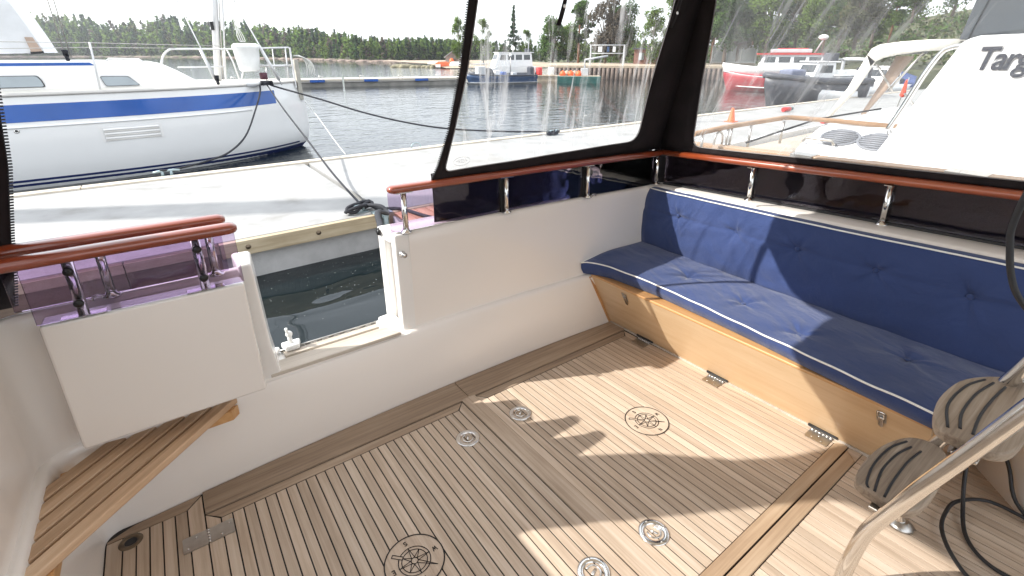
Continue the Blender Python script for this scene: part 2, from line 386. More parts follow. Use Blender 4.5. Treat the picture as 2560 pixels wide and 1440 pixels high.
for a, b in ((.775,1.385),(1.395,1.955),(1.965,2.56)):
    mb = MB(); mb.prism([(a,yr(a)+.020,.864),(b,yr(b)+.020,.864),(b,yr(b)+.027,.864),(a,yr(a)+.027,.864)], (0,0,.185)); mb.build('tinted_pane', ACRY, yacht)
    if a > 1: mb = MB(); mb.box((a-.016,yr(a)+.016,.862),(a+.004,yr(a)+.030,1.05)); mb.build('pane_edge', RUBBER, yacht)
for a, b in ((1.93,1.355),(1.335,.726),(.706,.10),(.08,-.54)):
    mb = MB(); mb.box((2.622,b,.864),(2.629,a,1.049)); mb.build('tinted_pane', ACRY, yacht)
    mb = MB(); mb.box((2.618,b-.018,.862),(2.633,b+.004,1.05)); mb.build('pane_edge', RUBBER, yacht)
    mb = MB(); mb.box((2.614,b,.8615),(2.640,a,.8715)); mb.build('pane_channel', RUBBER, yacht)
mb = MB(); mb.box((-.455,1.953,.864),(.118,1.959,1.044)); mb.build('tinted_pane', ACRY, yacht)
# small lashing eye on the coaming and a hook by the left stanchion
mb = MB(); mb.tube([(2.005,1.965,.861),(2.005,1.965,.873),(2.02,1.965,.876),(2.033,1.965,.873),(2.033,1.965,.861)], .0028, 6); mb.build('lashing_eye', STEEL, yacht)
mb = MB(); mb.tube([(-.27,1.925,.862),(-.268,1.925,.874),(-.255,1.925,.878),(-.24,1.928,.868)], .004, 6); mb.build('hook', STEEL, yacht)
# the moulded locker forward of the bench

mb = MB(); mb.prism([(2.42,.165,-.05),(2.215,-.01,-.05),(2.16,-.7,-.05),(2.47,-.7,-.05),(2.47,.165,-.05)], (0,0,.47)); mb.build('side_locker', GELIN, yacht, bevel=.02)
mb = MB(); mb.box((-.46,-1.3,-.9),(2.5,2.12,-.07)); mb.build('hull_bottom', GEL, yacht)

# ------------------------------------------------------------------ cockpit floor
floor = MB().box((-.46,-1.3,-.065),(2.5,1.96,-.0045)).build('floor', CAULK, frame=BOAT, org=(1,1,0), tags=ST)
def boxpart(name, lo, hi, m, par, bevel=.0012): return MB().box(lo, hi).build(name, m, par, bevel=bevel)
def copypart(src, par, dx=0, dy=0, dz=0):
    c = src.copy(); COL.objects.link(c); c.parent = par; c.location = Vector(src.location) + Vector((dx,dy,dz)); ORG[c.name] = ORG.get(src.name); return c
def planks(par, x0, pitch, n, y0, y1, gap=.0046, z=0.0):
    ox, oy, oz = ORG[par.name]
    src = MB().box((x0+gap/2,y0,-.006),(x0+pitch-gap/2,y1,z)).build('plank', TEAK, par, bevel=.0008)
    # the mesh sits at its own centre so that copies carry their own place
    cx = x0+pitch/2
    for v in src.data.vertices: v.co.x -= cx-ox
    src.location.x = cx-ox
    for i in range(1, n): copypart(src, par, pitch*i)
g = .0023
# fixed boards round the hatches
def wide(x0, x1):
    xs = [x0+(x1-x0)*i/8 for i in range(9)]
    MB().prism([(x,1.7905,-.004) for x in xs] + [(x, yw(x)-.004, -.004) for x in xs[::-1]], (0,0,.0105)).build('margin_board', TEAKX, floor, bevel=.002)
wide(-.1365, 1.0085); wide(1.0125, 2.168)
MB().prism([(-.428,1.852,-.004),(-.193,1.852,-.004),(-.1415,yw(-.14)-.004,-.004),(-.35,yw(-.35)-.004,-.004),(-.428,1.86,-.004)], (0,0,.004)).build('margin_board', TEAKX, floor, bevel=.001)
MB().prism([(-.189,1.2,-.004),(-.1415,1.2,-.004),(-.1415,1.898,-.004),(-.189,1.849,-.004)], (0,0,.004)).build('margin_board', TEAK, floor, bevel=.001)
boxpart('margin_board', (-.189,-1.2,-.004), (-.1415,1.1965,0), TEAK, floor)
planks(floor, -.3825, .0383, 5, -1.2, 1.848)
boxpart('plank', (-.428,-1.2,-.006), (-.3850,1.848,0), TEAK, floor)
boxpart('centre_board', (.967,.51,-.004), (1.042,1.800,.0065), TEAK, floor, .002)
planks(floor, -.136, .0378, 68, -1.2, .457)
# drain in the aft corner
mb = MB(); mb.lathe([(.018,-.004),(.019,.002),(.026,.0045),(.034,.003),(.036,.0005)], (-.360,1.815,0), 24, caps=False); d_ = mb.build('drain', BRONZE, floor)
mb = MB(); mb.lathe([(.0185,-.003),(.0001,-.0028)], (-.360,1.815,0.0035), 20, caps=False); mb.build('drain_hole', RUBBER, d_)

LET = {'S': [[(.8,.85),(.5,1),(.2,.85),(.2,.62),(.5,.5),(.8,.38),(.8,.15),(.5,0),(.2,.15)]],
       'N': [[(.15,0),(.15,1),(.85,0),(.85,1)]], 'E': [[(.85,1),(.2,1),(.2,0),(.85,0)],[(.2,.5),(.7,.5)]],
       'W': [[(0,1),(.25,0),(.5,.75),(.75,0),(1,1)]]}
def ribbon(mb, pts, w, z):
    for (x0,y0),(x1,y1) in zip(pts, pts[1:]):
        d = Vector((x1-x0,y1-y0)); L = d.length
        if L < 1e-6: continue
        d /= L; n = Vector((-d.y,d.x))*w/2; e = d*w*.35
        mb.add([(x0-e.x+n.x,y0-e.y+n.y,z),(x0-e.x-n.x,y0-e.y-n.y,z),(x1+e.x-n.x,y1+e.y-n.y,z),(x1+e.x+n.x,y1+e.y+n.y,z)], [(0,1,2,3)])
def compass(par, cx, cy):
    disc = MB().lathe([(.0985,-.003),(.0985,.0012),(.0001,.0013)], (cx,cy,0), 48, caps=False).build('compass_inlay', TEAK, par)
    for f in disc.data.polygons: f.use_smooth = False
    z = .0026; mb = MB()
    ring = lambda r, a0=0, a1=360: [(cx+r*math.cos(R(a0+(a1-a0)*i/48)), cy+r*math.sin(R(a0+(a1-a0)*i/48))) for i in range(49)]
    ribbon(mb, ring(.0985), .0042, z); ribbon(mb, ring(.053,140,488), .003, z); ribbon(mb, ring(.042), .0028, z); ribbon(mb, ring(.0115), .003, z)
    for k in range(8):
        a = 45*k+45; L = .0545 if k % 2 else .042
        if a == 315: L = .080
        tip = (cx+L*math.cos(R(a)), cy+L*math.sin(R(a)))
        for s in (-26, 26): ribbon(mb, [(cx+.0125*math.cos(R(a+s)), cy+.0125*math.sin(R(a+s))), tip], .0024, z+.0002)
    a = Vector((math.cos(R(134)), math.sin(R(134)))); n = Vector((-a.y,a.x))*.0055; c = Vector((cx,cy))
    b = [c+a*.043+n, c+a*.080+n, c+a*.080-n, c+a*.043-n]; ribbon(mb, [tuple(q) for q in b], .0026, z+.0002)
    mb.build('compass_lines', CAULK, disc)
    for ch, (dx, dy) in (('S',(0,.075)),('W',(.074,0)),('N',(0,-.0765)),('E',(-.073,0))):
        mb = MB()
        for st in LET[ch]: ribbon(mb, [(cx+dx-(u-.5)*.0135, cy+dy-(v-.5)*.0165) for u, v in st], .003, z)
        mb.build('letter', CAULK, disc)
def lifting_ring(par, cx, cy, rot):
    p = MB().lathe([(.0535,.0005),(.0535,.0022),(.050,.0040),(.036,.0042),(.0335,.002),(.032,-.0035),(.0001,-.0035)], (cx,cy,0), 32, caps=False).build('lifting_ring', STEEL, par)
    mb = MB(); pts = [(cx+.023*math.cos(R(rot+a)), cy+.023*math.sin(R(rot+a)), .0005) for a in range(20, 300, 20)]
    mb.tube(pts, .0034, 8); mb.tube([(cx-.012*math.cos(R(rot)),cy-.012*math.sin(R(rot)),-.001),(cx+.014*math.cos(R(rot)),cy+.014*math.sin(R(rot)),.001)], .005, 8); mb.build('ring_pull', STEEL, p)
    mb = MB()
    for k in range(4):
        a = R(rot+45+90*k); mb.lathe([(.0042,.004),(.0036,.0056),(.0005,.006)], (cx+.043*math.cos(a),cy+.043*math.sin(a),0), 8)
    mb.build('screws', STEELB, p)
def hinge(par, x0, x1, y0, y1, z=.0005):
    """flat strap hinge lying on the floor, knuckles in the middle"""
    xm = (x0+x1)/2
    h = MB().prism([(x0+.004,y0,z),(xm-.004,y0,z),(xm-.004,y1,z),(x0+.004,y1,z),(x0,y1-.004,z),(x0,y0+.004,z)], (0,0,.0026)).prism([(xm+.004,y0,z),(x1-.004,y0,z),(x1,y0+.004,z),(x1,y1-.004,z),(x1-.004,y1,z),(xm+.004,y1,z)], (0,0,.0026)).build('hinge', STEELB, par)
    mb = MB()
    for i in range(5):
        a = y0+(y1-y0)*i/5; mb.tube([(xm,a+.001,z+.002),(xm,a+(y1-y0)/5-.001,z+.002)], .0042, 8)
    mb.build('knuckle', STEEL, h)
    mb = MB()
    for sx in (x0+.014, x0+.04, x1-.014, x1-.04):
        mb.lathe([(.0042,0),(.0034,.0014),(.0005,.0016)], (sx, y0+.016 if sx in (x0+.014,x1-.04) else y1-.016, z+.0026), 8)
    mb.build('screws', STEEL, h)
def hatch(x0, x1, y0, y1, px0, pitch, n, label):
    t = thing('floor_hatch', label, 'floor hatch', ((x0+x1)/2,(y0+y1)/2,0), 'teak floor hatches', BOAT)
    MB().box((x0,y0,-.004),(x1,y1,-.0028)).build('caulking', CAULK, t)
    px1 = px0+pitch*n; ym = y1-.0485
    planks(t, px0, pitch, n, y0+.048, ym-.0023)
    mL = MB().prism([(x0+g,y0,-.003),(px0-g,y0+.045,-.003),(px0-g,ym-g,-.003),(x0+g,y1-g*2,-.003)], (0,0,.003)).build('margin_board', TEAK, t, bevel=.001)
    MB().prism([(px1+g,y0+.045,-.003),(x1-g,y0,-.003),(x1-g,y1-g*2,-.003),(px1+g,ym-g,-.003)], (0,0,.003)).build('margin_board', TEAK, t, bevel=.001)
    MB().prism([(x0+g*2,y1-g,-.003),(px0+g,ym+g,-.003),(px1-g,ym+g,-.003),(x1-g*2,y1-g,-.003)], (0,0,.003)).build('margin_board', TEAKX, t, bevel=.001)
    MB().prism([(x0+g,y0,-.003),(x1-g,y0,-.003),(px1-g*2,y0+.0455,-.003),(px0+g*2,y0+.0455,-.003)], (0,0,.006)).build('margin_board', TEAKWARM, t, bevel=.002)
    return t
h1 = hatch(-.139, .965, .512, 1.788, -.092, .03744, 27, 'teak plank floor hatch nearer the slatted corner seat, all in shade at its far end')
compass(h1, .409, 1.151); lifting_ring(h1, .854, 1.546, 60); lifting_ring(h1, .858, .768, 200); hinge(h1, -.213, -.057, 1.640, 1.709)
h2 = hatch(1.0445, 2.155, .512, 1.788, 1.0855, .03795, 27, 'teak plank floor hatch beside the bench with its compass inlay in full sun')
compass(h2, 1.581, 1.142); lifting_ring(h2, 1.144, 1.541, 30); lifting_ring(h2, 1.131, .745, 120)
MB().prism([(-.43,.460,-.004),(2.055,.460,-.004),(2.10,.506,-.004),(-.43,.506,-.004)], (0,0,.0095)).build('threshold_board', TEAKWARM, floor, bevel=.003)

MB().prism([(2.060,.460,-.004),(2.16,.460,-.004),(2.16,.510,-.004),(2.106,.507,-.004)], (0,0,.004)).build('margin_board', TEAK, floor)
# ------------------------------------------------------------------ boarding gate, folded back against the bulwark
gate = thing('boarding_gate', 'white boarding gate folded back over the slatted seat, with purple acrylic screen', 'gate', (-.12,1.85,.43), None, BOAT)
MB().box((-.387,1.802,.419),(.146,1.888,.856)).build('gate_panel', GEL, gate, bevel=.010)
railmesh([(-.60,1.765,1.059),(-.4,1.774,1.059),(-.15,1.785,1.059),(.130,1.795,1.059)]).build('handrail', MAHO, gate)
for x in (-.284,.033):
    y = 1.824
    s = MB().tube([(x,y,.856),(x,y,1.042)], .0145, 12).build('stanchion', STEEL, gate)
    MB().box((x-.055,y-.017,.8562),(x+.055,y+.017,.8605)).build('foot_plate', STEEL, s, bevel=.003)
    for z in (.905,1.005): MB().lathe([(.012,0),(.013,.006),(.009,.010),(.004,.010),(.0035,.012),(.0005,.0125)], (x,1.800,z), 14, Matrix.Rotation(R(90),3,'X')).build('screen_bolt', BLACKM, s)
MB().box((-.387,1.800,.862),(.146,1.807,1.046)).build('acrylic_screen', ACRY, gate, bevel=.001)
for z in (.51,.79): MB().box((.148,1.872,z-.03),(.1505,1.888,z+.03)).build('hinge', STEELB, gate)

# ------------------------------------------------------------------ slatted corner seat
seat = thing('corner_seat', 'slatted teak corner seat under the folded gate', 'seat', (-.3,1.7,.33), None, BOAT)
for i in range(5):
    c1 = -1.876-.0805*i; c0 = c1-.0655
    y9 = 1.945; xl = -.492
    if c0+y9 < xl: poly = [(c1+y9,y9,.330),(xl,y9,.330),(xl,xl-c1,.330)]
    else: poly = [(c1+y9,y9,.330),(c0+y9,y9,.330),(xl,xl-c0,.330),(xl,xl-c1,.330)]
    MB().prism(poly, (0,0,.028)).build('slat', wood('teak_slat_diagonal', (.36,.23,.135), (.53,.36,.23), (.64,.48,.335), 'X', .6, 0, 45, .14, rot=(0,0,R(-45))) if i == 0 else bpy.data.materials['teak_slat_diagonal'], seat, bevel=.005)
MB().prism([(.045,1.91,.29),(-.36,1.91,.29),(-.36,1.88,.29),(.02,1.88,.29)], (0,0,.040)).build('bearer', OKTRIM, seat)
MB().prism([(-.47,1.40,.29),(-.44,1.40,.29),(-.44,1.86,.29),(-.47,1.86,.29)], (0,0,.040)).build('bearer', OKTRIM, seat)

# ------------------------------------------------------------------ bench locker along the side
bench = thing('bench_locker', 'pale plywood bench locker with a sloping front along the cockpit side', 'bench', (2.2,1.0,0), None, BOAT)
b0, b1 = (2.172,1.925), (2.126,.25); t0, t1 = (1.992,1.935), (1.911,.25)
MB().add([(b0[0],b0[1],.012),(b1[0],b1[1],.012),(t1[0],t1[1],.372),(t0[0],t0[1],.372),
          (b0[0]+.02,b0[1],.012),(b1[0]+.02,b1[1],.012),(t1[0]+.02,t1[1],.372),(t0[0]+.02,t0[1],.372)],
         [(0,1,2,3),(4,7,6,5),(0,4,5,1),(3,2,6,7),(1,5,6,2),(0,3,7,4)]).build('front_panel', OKOUME, bench, bevel=.002)
MB().prism([(t0[0]-.003,t0[1],.372),(t1[0]-.003,t1[1],.372),(2.5,t1[1],.372),(2.5,t0[1],.372)], (0,0,.014)).build('lid', OKTRIM, bench, bevel=.004)
MB().add([(b0[0]-.012,1.918,.004),(b0[0]-.012,1.938,.004),(t0[0]-.020,1.952,.368),(t0[0]-.020,1.932,.368),(b0[0]+.02,1.918,.004),(b0[0]+.02,1.938,.004),(t0[0]+.02,1.952,.368),(t0[0]+.02,1.932,.368)],
         [(0,3,2,1),(4,5,6,7),(0,1,5,4),(3,7,6,2),(0,4,7,3),(1,2,6,5)]).build('end_batten', OKTRIM, bench)
MB().prism([(2.13,.252,.0),(2.42,.252,.0),(2.42,.252,.37),(1.93,.252,.37)], (0,.022,0)).build('end_panel', OKTRIM, bench)
MB().prism([(b0[0]-.004,b0[1],0),(b1[0]-.004,b1[1],0),(b1[0]+.02,b1[1],0),(b0[0]+.02,b0[1],0)], (0,0,.0115)).build('base_strip', TEAKSILL, bench)
def onface(y, z, out):          # point on the sloping front
    u = (b0[1]-y)/(b0[1]-b1[1]); w = (z-.012)/.36
    xb = b0[0]+(b1[0]-b0[0])*u; xt = t0[0]+(t1[0]-t0[0])*u
    x = xb+(xt-xb)*w; n = Vector((-.36,0,-(xb-xt))).normalized(); return Vector((x,y,z)) + n*out
for y in (1.672,.395):
    pl = [onface(y+a, b, .0004) for a, b in ((-.016,.29),(.016,.29),(.016,.345),(-.016,.345))]
    d = onface(y,.3,.0024)-onface(y,.3,0)
    lt = MB().prism(pl, d).build('latch', STEELB, bench)
    mb = MB(); mb.tube([onface(y-.010,.352,.006),onface(y-.010,.318,.008),onface(y+.010,.318,.008),onface(y+.010,.352,.006)], .0022, 6, closed=True)
    mb.build('latch_loop', STEEL, lt)
    mb = MB(); mb.prism([onface(y+a,b,.006) for a, b in ((-.008,.322),(.008,.322),(.008,.272),(0,.264),(-.008,.272))], d*1.2); mb.build('latch_lever', STEEL, lt)
for y in (1.625,1.135,.615):
    u = (b0[1]-y)/(b0[1]-b1[1]); xb = b0[0]+(b1[0]-b0[0])*u-.004
    hg = MB().prism([(xb-.078,y-.045,.001),(xb-.012,y-.045,.001),(xb-.012,y+.045,.001),(xb-.070,y+.045,.001),(xb-.078,y+.037,.001)], (0,0,.0026)).build('hinge', STEELB, bench)
    mb = MB()
    for i in range(6): mb.tube([(xb-.010,y-.045+.015*i+.001,.005),(xb-.010,y-.045+.015*i+.014,.005)], .0045, 8)
    mb.build('knuckle', STEEL, hg)
    mb = MB(); mb.box((xb-.008,y-.06,.0115),(xb+.004,y+.06,.022)); mb.build('hinge_recess', RUBBER, hg)
    mb = MB()
    for a, b in ((-.06,-.02),(-.06,.02),(-.035,.0)): mb.lathe([(.004,.0036),(.003,.005),(.0005,.0052)], (xb+a,y+b,0), 8)
    mb.build('screws', STEEL, hg)

# ------------------------------------------------------------------ cushions
FX = [(2.1,1.915),(1.962,1.930),(1.88,1.975),(1.79,2.0),(1.5,2.012),(1.17,1.985),(.876,1.952),(.61,1.912),(.4,1.885),(.12,1.855)]
def fx(y): return lerp(FX, y)
def xb_(y): return 2.325+.066*y
tufts = [(1.55,.45),(1.02,.42),(.68,.50),(.40,.50)]
tuft_uv = [(1.424,.44),(1.066,.37),(.764,.28),(.413,.54)]
def dim(u, y, pts, ru, ry): return sum(math.exp(-((u-b)/ru)**2-((y-a)/ry)**2) for a, b in pts)
def pinch(u, y, pts, wu):
    h = 0
    for a, b in pts:
        dx, dy = (u-b)*wu, y-a; r = math.hypot(dx, dy); th = math.atan2(dy, dx)
        h += math.exp(-(r/.035)**2)*.55 + math.exp(-(r/.10)**1.3)*(.5+.17*math.cos(5*th+a*9)+.10*math.cos(9*th+a*5))
    return h
def nz(a, b, s=1.0): return math.sin(a*7.1*s+1.3*math.sin(b*5.3*s))*.5+math.sin(b*9.7*s+a*4.1*s)*.5
Y0, Y1 = .13, 1.962
def seat_pt(u, v):
    y = Y0+(Y1-Y0)*v; x = fx(y)+(xb_(y)+.09-fx(y))*u
    zt = .4575+.016*max(0,(y-1.0))+(.006+.014*max(0,y-.8))*u
    z = zt + .017*math.sin(math.pi*min(1,u*1.05))**.8 - .024*pinch(u, y, tuft_uv, .5) + .003*nz(x*3,y*3)
    z -= .012*max(0,1-v/.03)**2 + .010*max(0,(v-.975)/.025)**2
    return (x,y,z)
sc = thing('seat_cushion', 'long navy blue seat cushion with white piping lying on the bench', 'cushion', (2.2,1.0,.386), None, BOAT)
mb = MB(); mb.grid(seat_pt, 70, 220)
def front_pt(u, v):
    y = Y0+(Y1-Y0)*v; a = seat_pt(0, v); z = a[2]-(a[2]-.389)*u; bul = .010*math.sin(math.pi*u)
    xx = a[0]-bul+.022*u
    return (xx, y, z)
mb.grid(lambda u, v: front_pt(1-u, v), 6, 110)
def end_pt(u, w): a = seat_pt(w, 1); return (a[0]+.02*u*(1-w), a[1]+.004*math.sin(math.pi*u), a[2]-(a[2]-.389)*u)
mb.grid(end_pt, 4, 40); mb.grid(lambda u, w: (lambda a: (a[0], a[1]-.004*math.sin(math.pi*u), a[2]-(a[2]-.389)*u))(seat_pt(w,0)), 4, 40)
mb.build('cover', NAVY, sc)
MB().tube([Vector(seat_pt(0, v/110))+Vector((-.002,0,.001)) for v in range(111)] + [Vector(seat_pt(w/20, 1))+Vector((0,.003,.001)) for w in range(1,17)], .0042, 6).build('piping', WHITEP, sc)
for y, u in tuft_uv:
    v = (y-Y0)/(Y1-Y0); p = Vector(seat_pt(u, v)); MB().sphere(p+Vector((0,0,.001)), .011, 12, 6, (1,1,.4)).build('button', NAVY, sc)
bc = thing('back_cushion', 'long navy blue back cushion with a row of buttons leaning on the cockpit side', 'cushion', (2.45,1.0,.47), None, BOAT)
btn = [(1.679,.66),(1.295,.66),(.966,.65),(.636,.64),(.324,.63)]
XTOP = [(.0,2.385),(.8,2.392),(1.2,2.418),(1.6,2.452),(1.86,2.478),(1.97,2.50)]
def back_pt(u, v, front=True):
    y = .10+(1.955-.10)*v; zb = .462+.020*max(0,y-.4); z = zb+(.850-zb)*u
    xbot = xb_(y)+.004; xtop = lerp(XTOP, y)
    x = xbot+(xtop-xbot)*u
    if front: x += -.026*math.sin(math.pi*min(1,max(0,u)))**.7 + .024*pinch(u, y, btn, .37) + .005*math.exp(-((u-.65)/.035)**2) + .0025*nz(y*4,u*2) + .010*max(0,(v-.97)/.03)**2
    return (x,y,z)
mb = MB(); mb.grid(lambda u, v: back_pt(u, v), 56, 220)
mb.grid(lambda u, v: (back_pt(1,v)[0]+.066*u, back_pt(1,v)[1], back_pt(1,v)[2]+.008*math.sin(math.pi*u)), 5, 110)
mb.grid(lambda u, w: (back_pt(w,1)[0]+.09*u, back_pt(w,1)[1]+.004*math.sin(math.pi*u), back_pt(w,1)[2]), 5, 30)
mb.build('cover', NAVY, bc)
MB().tube([Vector(back_pt(1, v/110))+Vector((-.003,0,.002)) for v in range(111)], .0042, 6).build('piping', WHITEP, bc)
for y, u in btn:
    p = Vector(back_pt(u, (y-.10)/1.855)); MB().sphere(p+Vector((-.002,0,0)), .0125, 12, 6, (.45,1,1)).build('button', NAVY, bc)

# ------------------------------------------------------------------ boarding ladder to the flybridge
lad = thing('flybridge_ladder', 'stainless steel ladder with weathered teak treads in the near corner', 'ladder', (1.6,.25,0), None, BOAT)
mb = MB(); mb.tube(spline([(1.42,.276,0),(1.42,.272,.10),(1.42,.258,.22),(1.42,.244,.285),(1.42,.222,.35),(1.42,.172,.487),(1.42,.122,.617),(1.42,.054,.798),(1.42,-.06,1.10),(1.42,-.43,2.1)],5), .020, 14); st1 = mb.build('stringer', STEEL, lad)
mb = MB(); mb.tube(spline([(1.85,.245,0),(1.85,.258,.06),(1.85,.25,.20),(1.85,.235,.33),(1.85,.18,.48),(1.85,.112,.685),(1.85,-.01,1.05),(1.85,-.40,2.1)],5), .020, 14); st2 = mb.build('stringer', STEEL, lad)
for x, y, s in ((1.42,.276,st1),(1.85,.245,st2)): MB().lathe([(.040,0),(.040,.006),(.030,.012),(.0205,.022)], (x,y,0.001), 18).build('foot', STEELB, s)
TREADM = wood('tread_teak', (.17,.12,.085), (.33,.26,.195), (.47,.39,.31), 'X', .7, 0, 75, .06, bstr=.5)
def tread(zt, out, grooves):
    out = [tuple(p) for p in spline([(x,y,zt) for x, y in out], 4, True)]
    t = MB().prism(out, (0,0,.030)).build('tread', TREADM, lad, bevel=.006)
    z = zt+.0306
    for gpts in grooves:
        P = spline([(x,y,z) for x, y in gpts], 8); MB().tube(P, .0035, 6).build('grip_strip', RUBBER, t)
    yc = sum(p[1] for p in out)/len(out)
    MB().box((1.43,yc-.035,zt-.012),(1.85,yc+.015,zt-.0015)).build('bracket', STEELB, t, bevel=.003)
tread(.345, [(1.446,.262),(1.455,.298),(1.481,.32),(1.573,.331),(1.694,.323),(1.796,.292),(1.835,.25),(1.825,.20),(1.75,.17),(1.567,.162),(1.47,.178),(1.446,.215)],
      [[(1.776,.281),(1.697,.303),(1.579,.307),(1.488,.294),(1.462,.282)],[(1.757,.264),(1.677,.280),(1.57,.283),(1.46,.266)],[(1.757,.239),(1.67,.248),(1.553,.248),(1.459,.242)]])
tread(.625, [(1.456,.176),(1.513,.203),(1.621,.218),(1.761,.207),(1.854,.164),(1.893,.119),(1.88,.07),(1.75,.045),(1.56,.042),(1.47,.060),(1.446,.11)],
      [[(1.821,.164),(1.749,.186),(1.651,.195),(1.57,.191),(1.476,.167)],[(1.819,.145),(1.71,.161),(1.58,.162),(1.494,.147)],[(1.817,.120),(1.71,.128),(1.596,.130),(1.491,.122)]])


# cables and hoses on board
MB().tube(spline([(1.62,.150,1.42),(1.60,.176,1.28),(1.60,.187,1.166),(1.60,.179,1.108),(1.60,.161,1.041),(1.60,.135,.99),(1.61,.08,.93),(1.63,.0,.86)],6), .0072, 8).build('control_cable', RUBBER, org=(1.6,.15,1.2), frame=BOAT, tags=T('thick black cable curving down at the right end of the bench','cable'))
coil = [(2.25,.20,.44),(2.235,.19,.33),(2.21,.178,.24),(2.16,.162,.12),(2.094,.136,.035)]
loop = [(1.977,.100),(1.901,.046),(1.882,-.024),(1.926,-.096),(2.10,-.133),(2.19,-.079),(2.20,.003),(2.19,.092),(2.10,.153),(2.002,.162),(1.912,.149),(1.824,.104),(1.776,.039),(1.781,-.041),(1.90,-.154),(2.07,-.164),(2.16,-.08)]
loop = [(x, y, .010+.0135*(1 if 5 < i < 12 or i > 16 else 0)) for i, (x, y) in enumerate(loop)]
loop += [(2.225,.022,.05),(2.275,.070,.14),(2.33,.113,.185),(2.375,.150,.15),(2.40,.175,.06),(2.36,.20,.012)]
MB().tube(spline(coil+loop,6), .0065, 8).build('power_cable', RUBBER, org=(2.0,.05,0), frame=BOAT, tags=T('black power cable lying in loops on the teak floor beside the ladder','cable'))
# shower bracket on the sill
sb = thing('ladder_socket', 'small white plastic bracket with a pivot standing on the gate sill', 'bracket', (.30,2.10,.39), None, BOAT)
MB().prism([(.272,2.092,.390),(.330,2.092,.390),(.345,2.15,.390),(.262,2.15,.390)], (0,0,.028)).build('base', PLAST, sb, bevel=.008)
mb = MB(); mb.tube([(.300,2.12,.415),(.300,2.13,.455)], .010, 10); mb.tube([(.296,2.125,.455),(.290,2.12,.492)], .006, 8); mb.sphere((.300,2.128,.458), .015, 12, 8); mb.build('pivot', PLAST, sb)
# ================================================================== CANVAS ENCLOSURE
def raycast(poly, c, a):
    d = (math.cos(a), math.sin(a)); best = None
    for (x0,y0),(x1,y1) in zip(poly, poly[1:]+poly[:1]):
        ex, ey = x1-x0, y1-y0; den = d[0]*ey-d[1]*ex
        if abs(den) < 1e-12: continue
        t = ((x0-c[0])*ey-(y0-c[1])*ex)/den; u = ((x0-c[0])*d[1]-(y0-c[1])*d[0])/den
        if t > 0 and -1e-9 <= u <= 1+1e-9 and (best is None or t > best): best = t
    return (c[0]+d[0]*best, c[1]+d[1]*best)
def rounded(pts, r, k=5):
    out = []; n = len(pts)
    for i in range(n):
        p = Vector(pts[i]); a = (Vector(pts[i-1])-p); b = (Vector(pts[(i+1) % n])-p); rr = r[i] if isinstance(r, (list,tuple)) else r
        if rr <= 0: out.append(tuple(p)); continue
        a = p+a.normalized()*rr; b = p+b.normalized()*rr
        for j in range(k+1):
            t = j/k; q = a*(1-t)**2+p*2*t*(1-t)+b*t*t; out.append(tuple(q))
    return out
def frame_hole(outer, hole, surf, rows=3):
    c = (sum(p[0] for p in hole)/len(hole), sum(p[1] for p in hole)/len(hole))
    an = sorted(set([round(math.atan2(p[1]-c[1], p[0]-c[0]),5) for p in list(outer)+list(hole)] + [round(2*math.pi*i/90-math.pi,5) for i in range(90)]))
    A = [raycast(list(outer), c, a) for a in an]; Bq = [raycast(list(hole), c, a) for a in an]
    mb = MB(); n = len(an); vs = []
    for j in range(rows+1):
        t = j/rows; vs += [surf(p[0]*(1-t)+q[0]*t, p[1]*(1-t)+q[1]*t) for p, q in zip(A, Bq)]
    fs = [(j*n+i, j*n+(i+1) % n, (j+1)*n+(i+1) % n, (j+1)*n+i) for j in range(rows) for i in range(n)]
    mb.add(vs, fs, True)
    pane = MB(); pane.add([surf(*c)]+[surf(*q) for q in Bq], [(0, 1+i, 1+(i+1) % n) for i in range(n)], True)
    return mb, pane, [surf(*q) for q in Bq]
def crease(x, z): return .006*math.sin(z*9+x*3)*math.sin(x*11+1)
def S_aft(x, z): return (x, 2.329-.32*z+crease(x,z), z)
def S_right(y, z): return (2.628-.10*(z-1.075)+.006*math.sin(y*8+z*5)*math.sin(z*7), y, z)
def S_left(y, z): return (-.520+.06*(z-1.075), y, z)
enc = thing('cockpit_enclosure', 'black canvas enclosure with clear vinyl windows zipped above the rails', 'canvas enclosure', (1.2,1.9,1.1), None, BOAT)
# aft panel with window
outer = [(.978,1.083),(1.006,1.15),(1.046,1.31),(1.070,1.55),(1.077,1.80),(1.080,2.15),(2.50,2.15),(2.615,1.083)]
hole = rounded([(1.040,1.118),(1.072,1.30),(1.102,1.55),(1.116,1.80),(1.118,2.07),(2.275,2.07),(2.30,1.80),(2.352,1.158)], [.035,0,0,0,.05,.05,0,.085])
fr_, pane, edge = frame_hole(outer, hole, S_aft)
ap = fr_.build('aft_panel', CANVAS, enc, mod=.004)
pane.build('vinyl_window', VINYL, ap)
MB().tube([Vector(p)+Vector((0,-.004,0)) for p in edge], .0028, 5, closed=True).build('window_seam', SEAM, ap)
zl = [S_aft(lerp([(z, x) for x, z in outer[:6]], .0+z), z) if False else S_aft(lerp([(b, a) for a, b in outer[:6]], z), z) for z in [1.10+.0085*i for i in range(118)]]
mb = MB()
for p in zl: mb.box((p[0]-.008,p[1]-.004,p[2]-.0022), (p[0]+.002,p[1]+.003,p[2]+.0022))
mb.build('zip_teeth', RUBBER, ap)
